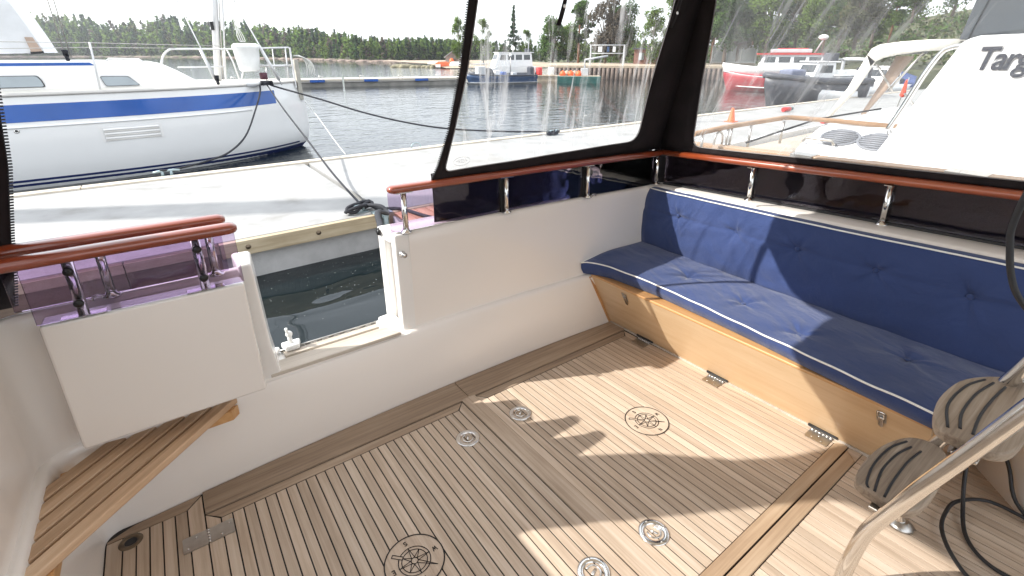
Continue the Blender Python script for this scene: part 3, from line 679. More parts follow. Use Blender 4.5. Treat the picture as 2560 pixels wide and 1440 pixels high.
# oval maker's mark in the window corner
mb = MB(); mk = [(1.132+.046*math.cos(2*math.pi*i/40), 1.158+.020*math.sin(2*math.pi*i/40)) for i in range(41)]
for (a,b),(c,d) in zip(mk, mk[1:]):
    p, q = Vector(S_aft(a,b)), Vector(S_aft(c,d)); o = Vector((0,-.002,0)); mb.add([p+o, q+o, q+o+Vector((0,0,.0016)), p+o+Vector((0,0,.0016))], [(0,1,2,3)])
for dz, w in ((.007,.024),(0,.032),(-.007,.022)):
    for k in range(5):
        p = Vector(S_aft(1.132-w+w*.42*k, 1.158+dz))+Vector((0,-.002,0)); mb.add([p, p+Vector((w*.28,0,0)), p+Vector((w*.28,0,.0022)), p+Vector((0,0,.0022))], [(0,1,2,3)])
mb.build('oval_mark', SEAM, ap)
# right side panel with window
outer = [(1.975,1.083),(1.90,2.12),(-1.2,2.12),(-1.2,1.083)]
hole = rounded([(1.752,1.118),(1.62,2.05),(-.5,2.05),(-.5,1.118)], [.07,.08,.08,.08])
fr_, pane, edge = frame_hole(outer, hole, S_right)
rp_ = fr_.build('side_panel', CANVAS, enc, mod=.004)
pane.build('vinyl_window', VINYLR, rp_)
MB().tube([Vector(p)+Vector((-.004,0,0)) for p in edge], .0028, 5, closed=True).build('window_seam', SEAM, rp_)
# corner column between the two panels
mb = MB(); mb.grid(lambda u, v: tuple(Vector(S_aft(2.615-.115*v,1.083+1.037*v)).lerp(Vector(S_right(1.975-.075*v,1.083+1.037*v)), u)+Vector((.015,.012,0))*math.sin(math.pi*u)), 4, 10); mb.build('corner_strip', CANVAS, enc, mod=.004)
# dark skirts hanging outside the rails over the tinted panes
MB().grid(lambda u, v: (1.018+1.63*u+.004*math.sin(v*3), 2.062-.035*(v-.0)*0+.004*math.sin(u*20), 1.10-.245*v), 24, 4).build('aft_skirt', CANVAS, enc, mod=.004)
MB().grid(lambda u, v: (2.672+.004*math.sin(u*25), 2.06-3.26*u, 1.10-.245*v), 30, 4).build('side_skirt', CANVAS, enc, mod=.004)
MB().grid(lambda u, v: (1.018+1.63*u, 2.012+.05*v, 1.098), 10, 1).build('skirt_top', CANVAS, enc, mod=.003)
MB().grid(lambda u, v: (-.548+.003*math.sin(u*25), 2.02-3.2*u, 1.10-.25*v), 20, 3).build('side_skirt', CANVAS, enc, mod=.004)  # left one is out of view, added to block sun below the side window
# left corner: aft strip with zip, then the side panel whose window lets the low sun in
mb = MB(); le = [(-.462,.865),(-.412,1.08),(-.350,1.30),(-.305,1.53),(-.365,1.80),(-.335,1.95),(-.25,2.05),(-.12,2.15)]
def lx(z): return lerp([(b,a) for a, b in le], z)
mb.grid(lambda u, v: (lambda z: S_aft(-.545*(1-u)+lx(z)*u, z) if z > 1.0 else (-.545*(1-u)+lx(z)*u, 2.01, z))(.865+1.285*v), 4, 30); ls = mb.build('aft_strip', CANVAS, enc, mod=.004)
mb = MB()
for i in range(145):
    z = .87+.0086*i; p = S_aft(lx(z), z) if z > 1.0 else (lx(z), 2.01, z); mb.box((p[0]-.002,p[1]-.004,p[2]-.0022), (p[0]+.008,p[1]+.003,p[2]+.0022))
mb.build('zip_teeth', RUBBER, ls)
outer = [(1.985,1.083),(1.66,2.12),(-1.2,2.12),(-1.2,1.083)]
hole = rounded([(1.655,1.10),(1.52,2.02),(.03,2.02),(.03,1.10)], .07)
fr_, pane, edge = frame_hole(outer, hole, S_left)
lp_ = fr_.build('side_panel', CANVAS, enc, mod=.004); pane.build('vinyl_window', clearmat('side_vinyl', (.95,.95,.95), haze=.01), lp_)
# unseen roof, made translucent cream to fill the cockpit with light, and the rolled-up door flap under its aft edge
def fillcloth():
    m, nt, out = newmat('cream_fill_cloth'); d = N(nt, 'ShaderNodeBsdfDiffuse'); t = N(nt, 'ShaderNodeBsdfTranslucent'); mx = N(nt, 'ShaderNodeMixShader'); mx.inputs[0].default_value = .52
    d.inputs[0].default_value = (.74,.70,.63,1); t.inputs[0].default_value = (.66,.60,.52,1)
    nt.links.new(d.outputs[0], mx.inputs[1]); nt.links.new(t.outputs[0], mx.inputs[2]); nt.links.new(mx.outputs[0], out.inputs[0]); return m
MB().grid(lambda u, v: (-.50+3.06*u, 1.648-3.0*v, 2.112+.025*math.sin(math.pi*u)), 16, 12).build('unseen_fill_top', fillcloth(), enc, mod=.002)
MB().prism([(x, S_aft(x,z)[1]+.012, z) for x, z in ((.43,2.175),(.43,2.135),(.60,2.02),(.775,1.925),(.90,1.895),(1.03,1.88),(1.09,1.86),(1.16,2.0),(1.16,2.175))], (0,.006,0)).build('rolled_flap', CANVAS, enc)
# roll-up straps with snap fasteners
for x0, z0, x1, z1, w in ((1.56,2.10,1.520,1.735,.011),(2.33,2.10,2.285,1.760,.016)):
    P = [(x0+(x1-x0)*t, S_aft(x0,z0+(z1-z0)*t)[1]-.035-.004*math.sin(t*9), z0+(z1-z0)*t) for t in [i/10 for i in range(11)]]
    mb = MB(); pts = []
    for p in P: pts.append(p)
    vs = [(p[0]-w*(1 if i < 8 else 1.25), p[1], p[2]) for i, p in enumerate(P)] + [(p[0]+w*(1 if i < 8 else 1.25), p[1]+.004, p[2]) for i, p in enumerate(P)]
    mb.add(vs, [(i, i+1, 12+i, 11+i) for i in range(10)], True)
    s_ = mb.build('roll_up_strap', CANVAS, enc, mod=.002)
    q = P[8]; MB().lathe([(.0085,0),(.0085,.003),(.005,.005),(.0045,.0035),(.0005,.0034)], (q[0],q[1]-.001,q[2]), 14, Matrix.Rotation(R(90),3,'X')).build('snap', STEEL, s_)

# ================================================================== WATER, LAND
def watermat():
    m, nt, out = newmat('harbour_water'); p = nt.nodes.new('ShaderNodeBsdfPrincipled')
    p.inputs['Base Color'].default_value = (.007,.012,.014,1); p.inputs['Roughness'].default_value = .03; p.inputs['IOR'].default_value = 1.333
    tc = nt.nodes.new('ShaderNodeTexCoord'); mp = nt.nodes.new('ShaderNodeMapping'); mp.inputs['Scale'].default_value = (1,1.9,1); mp.inputs['Rotation'].default_value = (0,0,.5)
    nt.links.new(tc.outputs['Object'], mp.inputs[0])
    a = N(nt, 'ShaderNodeTexNoise', Scale=1.25, Detail=1.5, Roughness=.4, Distortion=.6); b = N(nt, 'ShaderNodeTexNoise', Scale=5.5, Detail=3.0, Roughness=.5, Distortion=.4)
    nt.links.new(mp.outputs[0], a.inputs[0]); nt.links.new(mp.outputs[0], b.inputs[0])
    # sheltered behind the pontoon, small ripples in the open
    sx = nt.nodes.new('ShaderNodeSeparateXYZ'); nt.links.new(tc.outputs['Object'], sx.inputs[0])
    mr = N(nt, 'ShaderNodeMapRange'); mr.inputs['From Min'].default_value = 5; mr.inputs['From Max'].default_value = 10; mr.inputs['To Min'].default_value = .015; mr.inputs['To Max'].default_value = .34
    nt.links.new(sx.outputs['Y'], mr.inputs['Value'])
    ma = N(nt, 'ShaderNodeMath', operation='MULTIPLY_ADD'); nt.links.new(b.outputs['Fac'], ma.inputs[0]); nt.links.new(mr.outputs[0], ma.inputs[1]); nt.links.new(a.outputs['Fac'], ma.inputs[2])
    bp = nt.nodes.new('ShaderNodeBump'); bp.inputs['Strength'].default_value = 1.0; bp.inputs['Distance'].default_value = .026
    nt.links.new(ma.outputs[0], bp.inputs['Height']); nt.links.new(bp.outputs[0], p.inputs['Normal'])
    nt.links.new(p.outputs[0], out.inputs[0]); return m
WATER = watermat()
MB().grid(lambda u, v: (-900+2400*u, -500+2400*v, ZW), 24, 24).build('water', WATER, tags=ST)
# pale specks drifting between the yacht and the pontoon
mb = MB(); rr = random.Random(3)
for i in range(230):
    x = rr.uniform(-.2,2.0); y = 4.72-abs(rr.gauss(0,.75)); s = rr.choice((.0012,.0016,.002,.0032))
    if y < 2.5: continue
    mb.add([(x+s*math.cos(k*math.pi/3),y+s*math.sin(k*math.pi/3),ZW+.006) for k in range(6)], [(0,1,2,3,4,5)])
mb.build('floating_specks', mat('pale_fluff', (.7,.7,.65), .8), tags={'kind':'stuff','label':'pale fluff floating on the dark water by the pontoon','category':'fluff'})

# ================================================================== PONTOON
CONC = mat('pale_concrete', (.33,.328,.32), .8, var=.08, vs=3.2, dirt=(.235,.23,.215), bs=60, bstr=.12, bd=.004)
def concside():
    m, nt, out = newmat('wet_concrete'); p = nt.nodes.new('ShaderNodeBsdfPrincipled'); p.inputs['Roughness'].default_value = .7
    vec = coords(nt, (1,1,1), False)
    n1 = N(nt, 'ShaderNodeTexNoise', Scale=5.0, Detail=5.0); nt.links.new(vec, n1.inputs['Vector'])
    n2 = N(nt, 'ShaderNodeTexNoise', Scale=34.0, Detail=3.0); nt.links.new(vec, n2.inputs['Vector'])
    sx = nt.nodes.new('ShaderNodeSeparateXYZ'); nt.links.new(vec, sx.inputs[0])
    ma = N(nt, 'ShaderNodeMath', operation='MULTIPLY_ADD'); ma.inputs[1].default_value = .10; nt.links.new(n1.outputs['Fac'], ma.inputs[0]); nt.links.new(sx.outputs['Z'], ma.inputs[2])
    mr = N(nt, 'ShaderNodeMapRange'); mr.inputs['From Min'].default_value = -.385; mr.inputs['From Max'].default_value = -.315; nt.links.new(ma.outputs[0], mr.inputs['Value'])
    base = ramp(nt, n1.outputs['Fac'], [(.3,(.36,.36,.36)),(.7,(.50,.50,.50))]); alg = ramp(nt, n2.outputs['Fac'], [(.35,(.18,.115,.045)),(.55,(.36,.25,.10)),(.70,(.50,.43,.31))])
    st = ramp(nt, mr.outputs[0], [(0,(1,1,1)),(.35,(1,1,1)),(.75,(0,0,0))])
    mx = N(nt, 'ShaderNodeMix', data_type='RGBA'); nt.links.new(st, mx.inputs['Factor']); nt.links.new(base, mx.inputs['A']); nt.links.new(alg, mx.inputs['B'])
    nt.links.new(mx.outputs['Result'], p.inputs['Base Color']); nt.links.new(bump(nt, n2.outputs['Fac'], .5, .01), p.inputs['Normal'])
    nt.links.new(p.outputs[0], out.inputs[0]); return m
CONS = concside()
BEAM = wood('salt_washed_timber', (.29,.225,.14), (.43,.35,.235), (.54,.46,.33), 'X', .7, 0, 26, .06)
PT = -.060
pon = thing('concrete_pontoon', 'long pale concrete pontoon with a bolted timber edge beam behind the yacht', 'pontoon', (2,6.3,-.2))
def deck(x0, x1): MB().prism([(x0,4.80,-.188),(x1,4.80,-.188),(x1,7.78,-.188),(x0,8.02,-.188)] if x1 < 3 else [(x0,4.80,-.188),(x1,4.80,-.188),(x1,7.66,-.188),(x0,7.78,-.188)], (0,0,PT+.188)).build('deck_slab', CONC, pon, bevel=.006)
deck(-14,-2.05); deck(-2.04,1.735); deck(1.80,14.6); deck(14.62,40)
for x0, x1 in ((-14,1.735),(1.80,40)): MB().box((x0,4.797,-1.0),(x1,7.64,-.19)).build('float_side', CONS, pon)
# left boards coloured dark, standing in for the concrete side dimmed by two panes
DIMSIDE = wood('dimmed_side', (.10,.07,.055), (.155,.11,.085), (.20,.15,.115), 'X', .75, 0, 26, .1)
bolt = None
for x0, x1, zb, bm_ in ((-14,-.425,.31,DIMSIDE),(-.418,.245,.31,DIMSIDE),(.25,1.73,.142,BEAM),(1.81,6.0,.142,BEAM),(6.01,14,.142,BEAM)):
    b = MB().box((x0,4.735,PT-zb),(x1,4.797,PT-.004)).build('edge_beam', BEAM if zb < .2 else DIMSIDE, pon, bevel=.006)
    if zb > .2: MB().box((x0,4.726,PT-.085),(x1,4.734,PT-.003)).build('capping', BEAM, b, bevel=.004)
    for k in range(min(9, int((x1-x0)/.62)+1)):
        x = x0+.22+.62*k
        if x > x1-.05 or zb > .2: continue
        if bolt is None: bolt = MB().lathe([(.022,0),(.022,.006),(.014,.0062),(.013,.011),(.0005,.0112)], (0,0,0), 14, Matrix.Rotation(R(90),3,'X')).build('bolt', BRONZE, b, org=(0,0,0)); o = bolt
        else: o = bolt.copy(); COL.objects.link(o); o.parent = b
        o.location = Vector((x,4.7345,PT-.066))-Vector(ORG[b.name])
for x0, x1 in ((-14,-5.1),(-5.09,-.88),(-.87,3.4),(3.41,14),(14.01,28)):
    y = lambda x: 8.02-.0085*(x+14)*1.0 if x < 3.4 else 7.86-.0055*(x-3.4)
    MB().prism([(x0,y(x0)-.10,PT-.03),(x1,y(x1)-.10,PT-.03),(x1,y(x1)+.05,PT-.03),(x0,y(x0)+.05,PT-.03)], (0,0,.055)).build('edge_beam', mat('bleached_timber', (.55,.49,.40), .75, var=.12, vs=4) if 'bleached_timber' not in bpy.data.materials else bpy.data.materials['bleached_timber'], pon, bevel=.004)
# galvanised joint hardware between the two pontoon floats
jt = MB(); jt.box((1.735,4.70,-.10),(1.80,4.78,-.052)); jt.box((1.66,4.72,-.055),(1.86,4.86,-.050)); jt.box((1.745,4.69,-.24),(1.79,4.735,-.05))
jt.build('joint_bracket', mat('galvanised_steel', (.34,.42,.44), .5, .6, var=.2, vs=12), pon, bevel=.004)
# scuff marks and flush fittings on the deck
for x, y in ((3.30,7.42),(3.52,7.30),(3.20,7.30),(2.0,6.4),(-.4,7.3)):
    MB().box((x-.05,y-.03,PT-.001),(x+.05,y+.03,PT+.0018)).build('flush_fitting', mat('grey_fitting', (.40,.39,.37), .7, var=.2, vs=30) if 'grey_fitting' not in bpy.data.materials else bpy.data.materials['grey_fitting'], pon)
GALV = bpy.data.materials['galvanised_steel']
def cleat(x, y, z, label, s=1.0, m=None, rot=0):
    t = thing('mooring_cleat', label, 'cleat', (x,y,z))
    Mx = Matrix.Rotation(R(rot),3,'Z')
    q = lambda a, b, c: tuple(Mx @ Vector((a*s,b*s,c*s)) + Vector((x,y,z)))
    MB().tube([q(-.15,0,.075),q(-.08,0,.088),q(.08,0,.088),q(.15,0,.075)], .016*s, 8).build('horn', m or GALV, t)
    for a in (-.05,.05): MB().tube([q(a,0,0),q(a,0,.085)], .017*s, 8).build('post', m or GALV, t)
    MB().box((x-.10*s,y-.05*s,z),(x+.10*s,y+.05*s,z+.01)).build('base', m or GALV, t)
    return t
cleat(.02,7.98,PT,'galvanised mooring cleat on the far pontoon edge below the sailing boat')
cleat(6.57,7.62,PT,'mooring cleat wound with black rope seen through the vinyl window')
for x, y, l in ((3.62,7.84,'galvanised mooring ring on the far pontoon edge left of the canvas'),):
    t = thing('mooring_ring', l, 'mooring ring', (x,y,PT)); mb = MB(); mb.tube([(x+.09*math.cos(a),y+.02*math.sin(a)*0,PT+.055+.055*math.sin(a)) for a in [2*math.pi*i/20 for i in range(20)]], .010, 8, closed=True); mb.build('ring', GALV, t); MB().box((x-.06,y-.05,PT),(x+.06,y+.05,PT+.02)).build('plate', GALV, t)
# little timber landing next to the joint
pl = thing('timber_landing', 'small landing of reddish timber boards by the pontoon joint, seen through purple acrylic', 'landing stage', (2.5,4.3,PT))
LANDW = wood('reddish_boards', (.28,.14,.08), (.42,.24,.15), (.52,.32,.21), 'Y', .7, 0, 30, .14)
src = None
for i in range(14): MB().box((1.86+.118*i,3.98,PT-.028),(1.86+.118*i+.110,4.70,PT)).build('board', LANDW, pl, bevel=.003)
MB().box((1.84,3.93,PT-.20),(3.52,3.978,PT-.006)).build('fascia', LANDW, pl, bevel=.004)
MB().box((1.84,3.98,-.7),(3.5,4.69,PT-.03)).build('float', CONS, pl)

# ropes
def rope(name, pts, r, m, label, k=8, n=8):
    return MB().tube(spline(pts, k), r, n).build(name, m, org=pts[0], tags=T(label, 'rope'))
kn = [(1.579+.13*math.cos(a*1.0)*(1+.25*math.sin(a*2.3)), 4.93+.075*math.sin(a*1.12), PT+.03+.028*(1+math.sin(a*1.7))) for a in [i*.42 for i in range(34)]]
rope('mooring_rope', [(1.60,4.95,-.02)]+kn+[(1.70,4.93,-.005),(1.76,4.86,-.04),(1.95,4.75,-.045),(2.05,4.35,-.04),(2.2,4.0,-.045)], .019, ROPEB, 'black rope wound in a knot on the near pontoon edge', 4)
cleat(1.58,4.93,PT,'dark mooring cleat buried in the black rope knot at the near pontoon edge', .8)
rope('mooring_rope', [(1.983,10.9,.91),(1.90,9.4,.60),(1.80,7.6,.30),(1.70,6.2,.10),(1.615,4.99,-.0)], .013, ROPEB, 'grey black rope running from the knot up to the sailing boat')
rope('mooring_rope', [(1.852,10.9,.93),(1.80,10.7,.80),(1.615,10.30,.551),(1.279,9.70,.16),(.909,9.10,-.0),(.527,8.50,.0),(.20,8.05,.03),(.03,7.98,.03),(-.05,7.98,.04)], .0155, ROPEB, 'black rope sagging from the sailing boat to the cleat below its hull')
rope('mooring_rope', [(2.03,10.9,.93),(2.137,10.85,.875),(2.767,10.24,.654),(3.378,9.68,.42),(3.995,9.12,.241),(4.631,8.59,.125),(5.575,8.10,.045),(6.45,7.64,.02),(6.6,7.62,.04)], .0165, ROPEB, 'long black rope hanging over the water from the sailing boat to the right')
rope('mooring_line', [(2.74,11.3,.55),(2.66,10.1,.30),(2.54,8.9,.08),(2.43,7.97,-.03)], .007, ROPEW, 'thin white line from the sailing boat stem down to the pontoon edge')
bp = lambda x, y, z: tuple(BM @ Vector((x,y,z)))
rope('mooring_rope', [(1.66,4.90,.01),(1.735,4.72,.03),(1.70,4.45,.03)] + [bp(1.152,3.2,.659),bp(.94,2.6,.735),bp(.82,2.28,.80),bp(.776,2.16,.837)], .019, ROPEB, 'black rope from the knot hanging down to the fairlead in the gate jamb')
rk = [(6.57+.14*math.cos(i*.9)*(1-.2*math.sin(i)), 7.62+.05*math.sin(i*1.1), PT+.05+.03*math.sin(i*.7)) for i in range(26)]
rope('mooring_rope', rk, .017, ROPEB, 'black rope wound round the cleat behind the vinyl window', 3)
# ================================================================== SAILING BOAT ACROSS THE PONTOON
HULLW = mat('white_topsides', (.80,.80,.79), .16, var=.015, vs=1, coat=.4)
DECKW = mat('white_deck', (.80,.79,.77), .4, var=.03, vs=3)
DECKB = mat('cream_deck', (.68,.65,.58), .6, var=.05, vs=5)
BLUE = mat('gloss_blue', (.008,.085,.36), .16, var=.15, vs=1.2, coat=.25)
NAVYP = mat('navy_bottom_paint', (.010,.022,.105), .3, var=.1)
GREYP = mat('grey_strip', (.50,.48,.45), .5)
TANP = mat('tan_canvas', (.45,.34,.27), .8, var=.1)
ALU = mat('white_spar', (.66,.66,.66), .35, .2, var=.05, vs=8)
WINDG = mat('grey_window', (.30,.34,.36), .10, var=.12, vs=2, spec=.7)
DARKG = mat('dark_window', (.030,.038,.045), .06, var=.2, vs=3, spec=.7)
sail = thing('sailing_boat', 'white sailing boat with a broad blue stripe moored on the far side of the pontoon', 'sailing boat', (-3,11.75,ZW))
YC = 11.75; XM = -4.2; XL = -13.2
BZ = [(-1.0,.7),(-.75,1.25),(-.45,1.50),(-.1,1.56),(.35,1.58),(.95,1.56)]
XT = [(-1.0,1.2),(-.75,2.05),(-.5,2.60),(-.3,2.80),(-.05,2.86),(.5,2.84),(.95,2.74)]
def hb(x, z):
    xt = lerp(XT, z)
    if x >= XM: return lerp(BZ,z)*max(0, 1-((x-XM)/(xt-XM))**4.6)
    return lerp(BZ,z)*max(0, 1-((XM-x)/(XM-XL))**2.2)
def hull_strip(z0, z1, x0, x1, off=0, nx=60, nz=8, slant=0):
    mb = MB()
    def f(u, v):
        z = z0+(z1-z0)*v; x = x0+(x1-x0)*u + slant*v*(u > .99)
        xt = lerp(XT, z); x = min(x, xt-1e-4)
        return (x, YC-hb(x,z)-off, z)
    mb.grid(f, nx, nz); return mb
mb = MB(); nz_, nx_ = 14, 90
def hx(u, z):
    xt = lerp(XT, z)
    s = 1-(1-u)**2 if u > .0 else 0
    return XL+(xt-XL)*(1-(1-u)**1.9)
for sgn in (-1, 1):
    mb.grid(lambda u, v: (lambda z: (lambda x: (x, YC+sgn*hb(x,z), z))(hx(u,z)))(-1.0+1.95*v), nx_, nz_)
hull_ = mb.build('hull', HULLW, sail)
mb = MB(); mb.grid(lambda u, v: (lambda x: (x, YC+(2*v-1)*hb(x,.95), .952+.02*(1-(2*v-1)**2)))(hx(u,.95)), 80, 6); mb.build('deck', DECKB, sail)
hull_strip(.545,.795,-13,2.14,.006,60,3).build('blue_stripe', BLUE, sail)
hull_strip(-.335,-.30,-13,2.55,.006,80,2).build('waterline_stripe', NAVYP, sail)
hull_strip(-1.0,-.365,-13,2.86,.005,90,6).build('bottom_paint', NAVYP, sail)
for z, r, x1, m in ((.925,.024,2.70,GREYP),(.475,.014,1.62,HULLW)):
    MB().tube([(x, YC-hb(x,z)-.005, z) for x in [-12.5+(x1+12.5)*i/60 for i in range(61)]], r, 8).build('rubbing_strake', m, sail)
# louvred hull vent and skin fitting
def on_hull(x, z, o=.006): return Vector((x, YC-hb(x,z)-o, z))
fr = MB()
for a, b, c, d in ((-.70,.13,.405,.385),(-.70,.13,.185,.165),(-.70,-.66,.405,.165),(.09,.13,.405,.165)):
    fr.add([on_hull(a,c),on_hull(b,c),on_hull(b,d),on_hull(a,d)] + [on_hull(a,c,-.03),on_hull(b,c,-.03),on_hull(b,d,-.03),on_hull(a,d,-.03)], [(0,3,2,1),(0,1,5,4),(1,2,6,5),(2,3,7,6),(3,0,4,7)])
v_ = fr.build('hull_vent', DECKW, sail)
for i in range(6):
    z = .372-.034*i; MB().add([on_hull(-.65,z,.004),on_hull(.085,z,.004),on_hull(.085,z-.022,.016),on_hull(-.65,z-.022,.016),on_hull(-.65,z-.026,.003),on_hull(.085,z-.026,.003)], [(0,3,2,1),(3,4,5,2)]).build('louvre', GREYP if i % 2 else DECKW, v_)
MB().lathe([(.032,0),(.032,.006),(.020,.009),(.016,.004)], on_hull(-1.635,.425,.0), 14, Matrix.Rotation(R(90),3,'X'), caps=False).build('skin_fitting', STEEL, sail)
MB().lathe([(.017,.003),(.0005,.0035)], on_hull(-1.635,.425,.003), 12, Matrix.Rotation(R(90),3,'X'), caps=False).build('skin_hole', RUBBER, sail)
# coachroof with windows, stripe and grab rail
CY = 10.78
cab = MB().prism([(-9,CY,.93),(.98,CY,.93),(.80,CY+.02,1.05),(.58,CY+.06,1.20),(.40,CY+.08,1.30),(.20,CY+.09,1.345),(-.60,CY+.09,1.375),(-9,CY+.09,1.40)], (0,1.9,0)).build('coachroof', DECKW, sail, bevel=.05)
MB().prism([(-9,CY+.078,1.30),(-.62,CY+.078,1.285),(-.52,CY+.078,1.285),(-.60,CY+.078,1.352),(-9,CY+.078,1.372)], (0,.03,0)).build('blue_stripe', BLUE, sail)
for pts in ([(-.525,1.142),(-.145,1.135),(-.012,.985),(-.478,.985)], [(-2.2,1.175),(-1.275,1.170),(-1.235,1.10),(-1.215,1.0),(-2.2,1.0)]):
    rd = rounded(pts, .03, 3); yy = lambda z: CY+.05*(z-.93)/.4-.004
    w_ = MB().prism([(x, yy(z)-.012, z) for x, z in rd], (0,.03,0)).build('window_frame', RUBBER, sail)
    c = (sum(p[0] for p in pts)/len(pts), sum(p[1] for p in pts)/len(pts))
    MB().prism([(c[0]+(x-c[0])*.965, yy(z)-.016, c[1]+(z-c[1])*.91) for x, z in rd], (0,.03,0)).build('pane', WINDG, w_)
MB().tube([(-.40,CY+.16,1.36),(-.34,CY+.16,1.405),(.06,CY+.16,1.395),(.12,CY+.16,1.34)], .016, 8).build('grab_rail', DECKW, sail)
# spray hood at the left
SHC = clearmat('spray_hood_vinyl', (.86,.87,.88), haze=.45, streak=.3)
MB().add([(-3,10.95,3.0),(-1.62,10.95,2.55),(-1.31,10.95,2.2),(-1.17,10.95,1.76),(-1.10,10.95,1.50),(-3,10.95,1.45),(-3,12.6,3.0),(-1.62,12.6,2.55),(-1.31,12.6,2.2),(-1.17,12.6,1.76),(-1.10,12.6,1.50),(-3,12.6,1.45)],
         [(0,5,4,3,2,1),(6,7,8,9,10,11),(0,1,7,6),(1,2,8,7),(2,3,9,8),(3,4,10,9)]).build('spray_hood', mat('white_canvas', (.72,.73,.74), .7, var=.08, vs=3, bs=9, bstr=.4, bd=.02), sail, bevel=.02)
MB().prism([(-1.28,10.94,1.72),(-1.19,10.94,1.72),(-1.13,10.94,1.52),(-1.26,10.94,1.51)], (0,-.03,0)).build('hood_panel', TANP, sail)
MB().prism([(-1.27,10.935,1.515),(-1.12,10.935,1.525),(-1.115,10.935,1.49),(-1.27,10.935,1.48)], (0,-.025,0)).build('hood_panel', RUBBER, sail)
# spars and rigging
mz = MB().tube([(1.245,11.70,.95),(1.47,11.70,2.43),(2.45,11.70,9.0)], .062, 12).build('mizzen_mast', ALU, sail)
MB().tube([(1.335,11.66,1.0),(1.56,11.66,2.5),(2.5,11.66,9)], .011, 6).build('halyard', STEELB, mz)
MB().tube([(1.38,11.66,1.0),(1.62,11.66,2.5),(2.55,11.66,9)], .016, 6).build('halyard', ALU, mz)
MB().box((1.31,11.6,1.90),(1.365,11.68,2.05)).build('cam_cleat', BLACKM, mz)
MB().tube([(-10.0,11.75,.9),(-10.0,11.75,14.5)], .11, 12).build('main_mast', ALU, sail)
MB().tube([(-10.28,11.60,.9),(-10.2,11.6,14.0)], .17, 10).build('shadow_sail', DECKW, sail)  # out of view; added beside the mast to widen its shadow on the pontoon
for n_, p, q, r, r2 in (('shroud',(-.835,10.40,1.42),(-.86,11.6,9),.007,None),('shroud',(-.775,10.40,1.42),(-.72,11.6,9),.007,None),
                     ('shroud',(1.142,10.75,.985),(.82,10.9,2.30),.010,None),('shroud',(.82,10.9,2.30),(-.3,11.5,7),.007,None),
                     ('backstay',(2.316,11.2,.89),(1.758,11.2,2.34),.012,None),('backstay',(1.758,11.2,2.34),(-.2,11.6,8),.008,None)):
    MB().tube([p,q], r, 6).build(n_, STEELB if r < .009 else ALU, sail)
MB().tube([(1.10,10.75,1.05),(.985,10.82,1.55)], .024, 8).build('shroud_cover', ALU, sail)
MB().tube([(2.28,11.2,.98),(2.02,11.2,1.62)], .030, 8).build('stay_cover', ALU, sail)
for x, y, z in ((-.82,10.40,1.46),(1.13,10.73,1.04)):
    pts = [(x+.035*math.sin(i*1.9)*math.cos(i*.4), y-.02+.03*math.cos(i*1.7), z+.07*math.sin(i*.9)) for i in range(22)]
    MB().tube(spline(pts,3), .013, 6).build('lashing', ROPEB, sail)
# lifelines, stanchions and pushpit
MB().tube([(-.545,10.42,.93),(-.50,10.44,1.65)], .014, 8).build('stanchion', ALU, sail)
MB().tube([(-6,10.45,1.66),(-.5,10.44,1.642),(1.42,10.5,1.605)], .0055, 6).build('lifeline', STEELB, sail)
MB().tube([(-6,10.45,1.46),(-.5,10.44,1.575),(.60,10.5,1.57)], .0055, 6).build('lifeline', STEELB, sail)
for pts, r in ((spline([(.363,11.1,1.30),(.42,11.1,1.44),(.53,11.12,1.545),(.70,11.15,1.562),(1.45,11.25,1.565),(1.9,11.3,1.575),(2.3,11.4,1.588),(2.68,11.75,1.60)],5), .017),
               ([(1.93,11.35,1.255),(2.3,11.4,1.25),(2.68,11.7,1.245)], .022), ([(.60,11.15,1.25),(1.35,11.2,1.255)], .012),
               (spline([(1.95,11.35,1.56),(1.80,11.3,1.42),(1.68,11.28,1.18),(1.60,11.25,1.0),(1.60,11.2,.93)],5), .015),
               ([(1.33,11.25,.95),(1.36,11.25,1.3),(1.40,11.25,1.56)], .014), ([(1.58,11.28,.95),(1.52,11.28,1.35),(1.46,11.28,1.56)], .014),
               ([(2.55,11.6,.95),(2.58,11.6,1.59)], .012), ([(2.08,11.4,.95),(2.12,11.4,1.25)], .011), ([(2.30,11.6,.95),(2.33,11.6,1.58)], .010)):
    MB().tube(pts, r, 8).build('pushpit_rail', ALU, sail)
# life raft canister, vent dome, stern ladder board, white line bundle
can = MB(); rings = []
for z, w, d in ((1.16,.155,.13),(1.19,.175,.15),(1.40,.205,.17),(1.56,.222,.185),(1.585,.236,.20),(1.625,.236,.20),(1.665,.19,.16),(1.67,.05,.05)):
    rings.append([(1.785+w*math.copysign(abs(math.cos(a))**.55,math.cos(a)), 11.25+d*math.copysign(abs(math.sin(a))**.55,math.sin(a)), z) for a in [2*math.pi*i/24 for i in range(24)]])
can.loft(rings).build('life_raft_canister', PLAST, sail)
MB().sphere((1.72,10.95,.955), .17, 14, 8, (1,1,.45)).build('vent_dome', PLAST, sail)
MB().lathe([(.07,0),(.075,.12),(.06,.13)], (2.02,11.3,1.0), 14).build('winch', mat('maroon_cover', (.10,.035,.05), .7), sail)
pts = [(1.98+.10*math.sin(i*1.3), 10.88+.05*math.cos(i*.9), .955+.035*math.sin(i*2.1)) for i in range(40)]
MB().tube(spline(pts,3), .015, 6).build('rope_coil', ROPEB, sail)
MB().box((2.72,11.62,.55),(2.80,11.80,1.36)).build('ladder_board', mat('grey_board', (.40,.38,.33), .7, var=.15, vs=8), sail, bevel=.006)
MB().box((2.66,11.60,.80),(2.69,11.64,1.60)).build('post', ALU, sail)
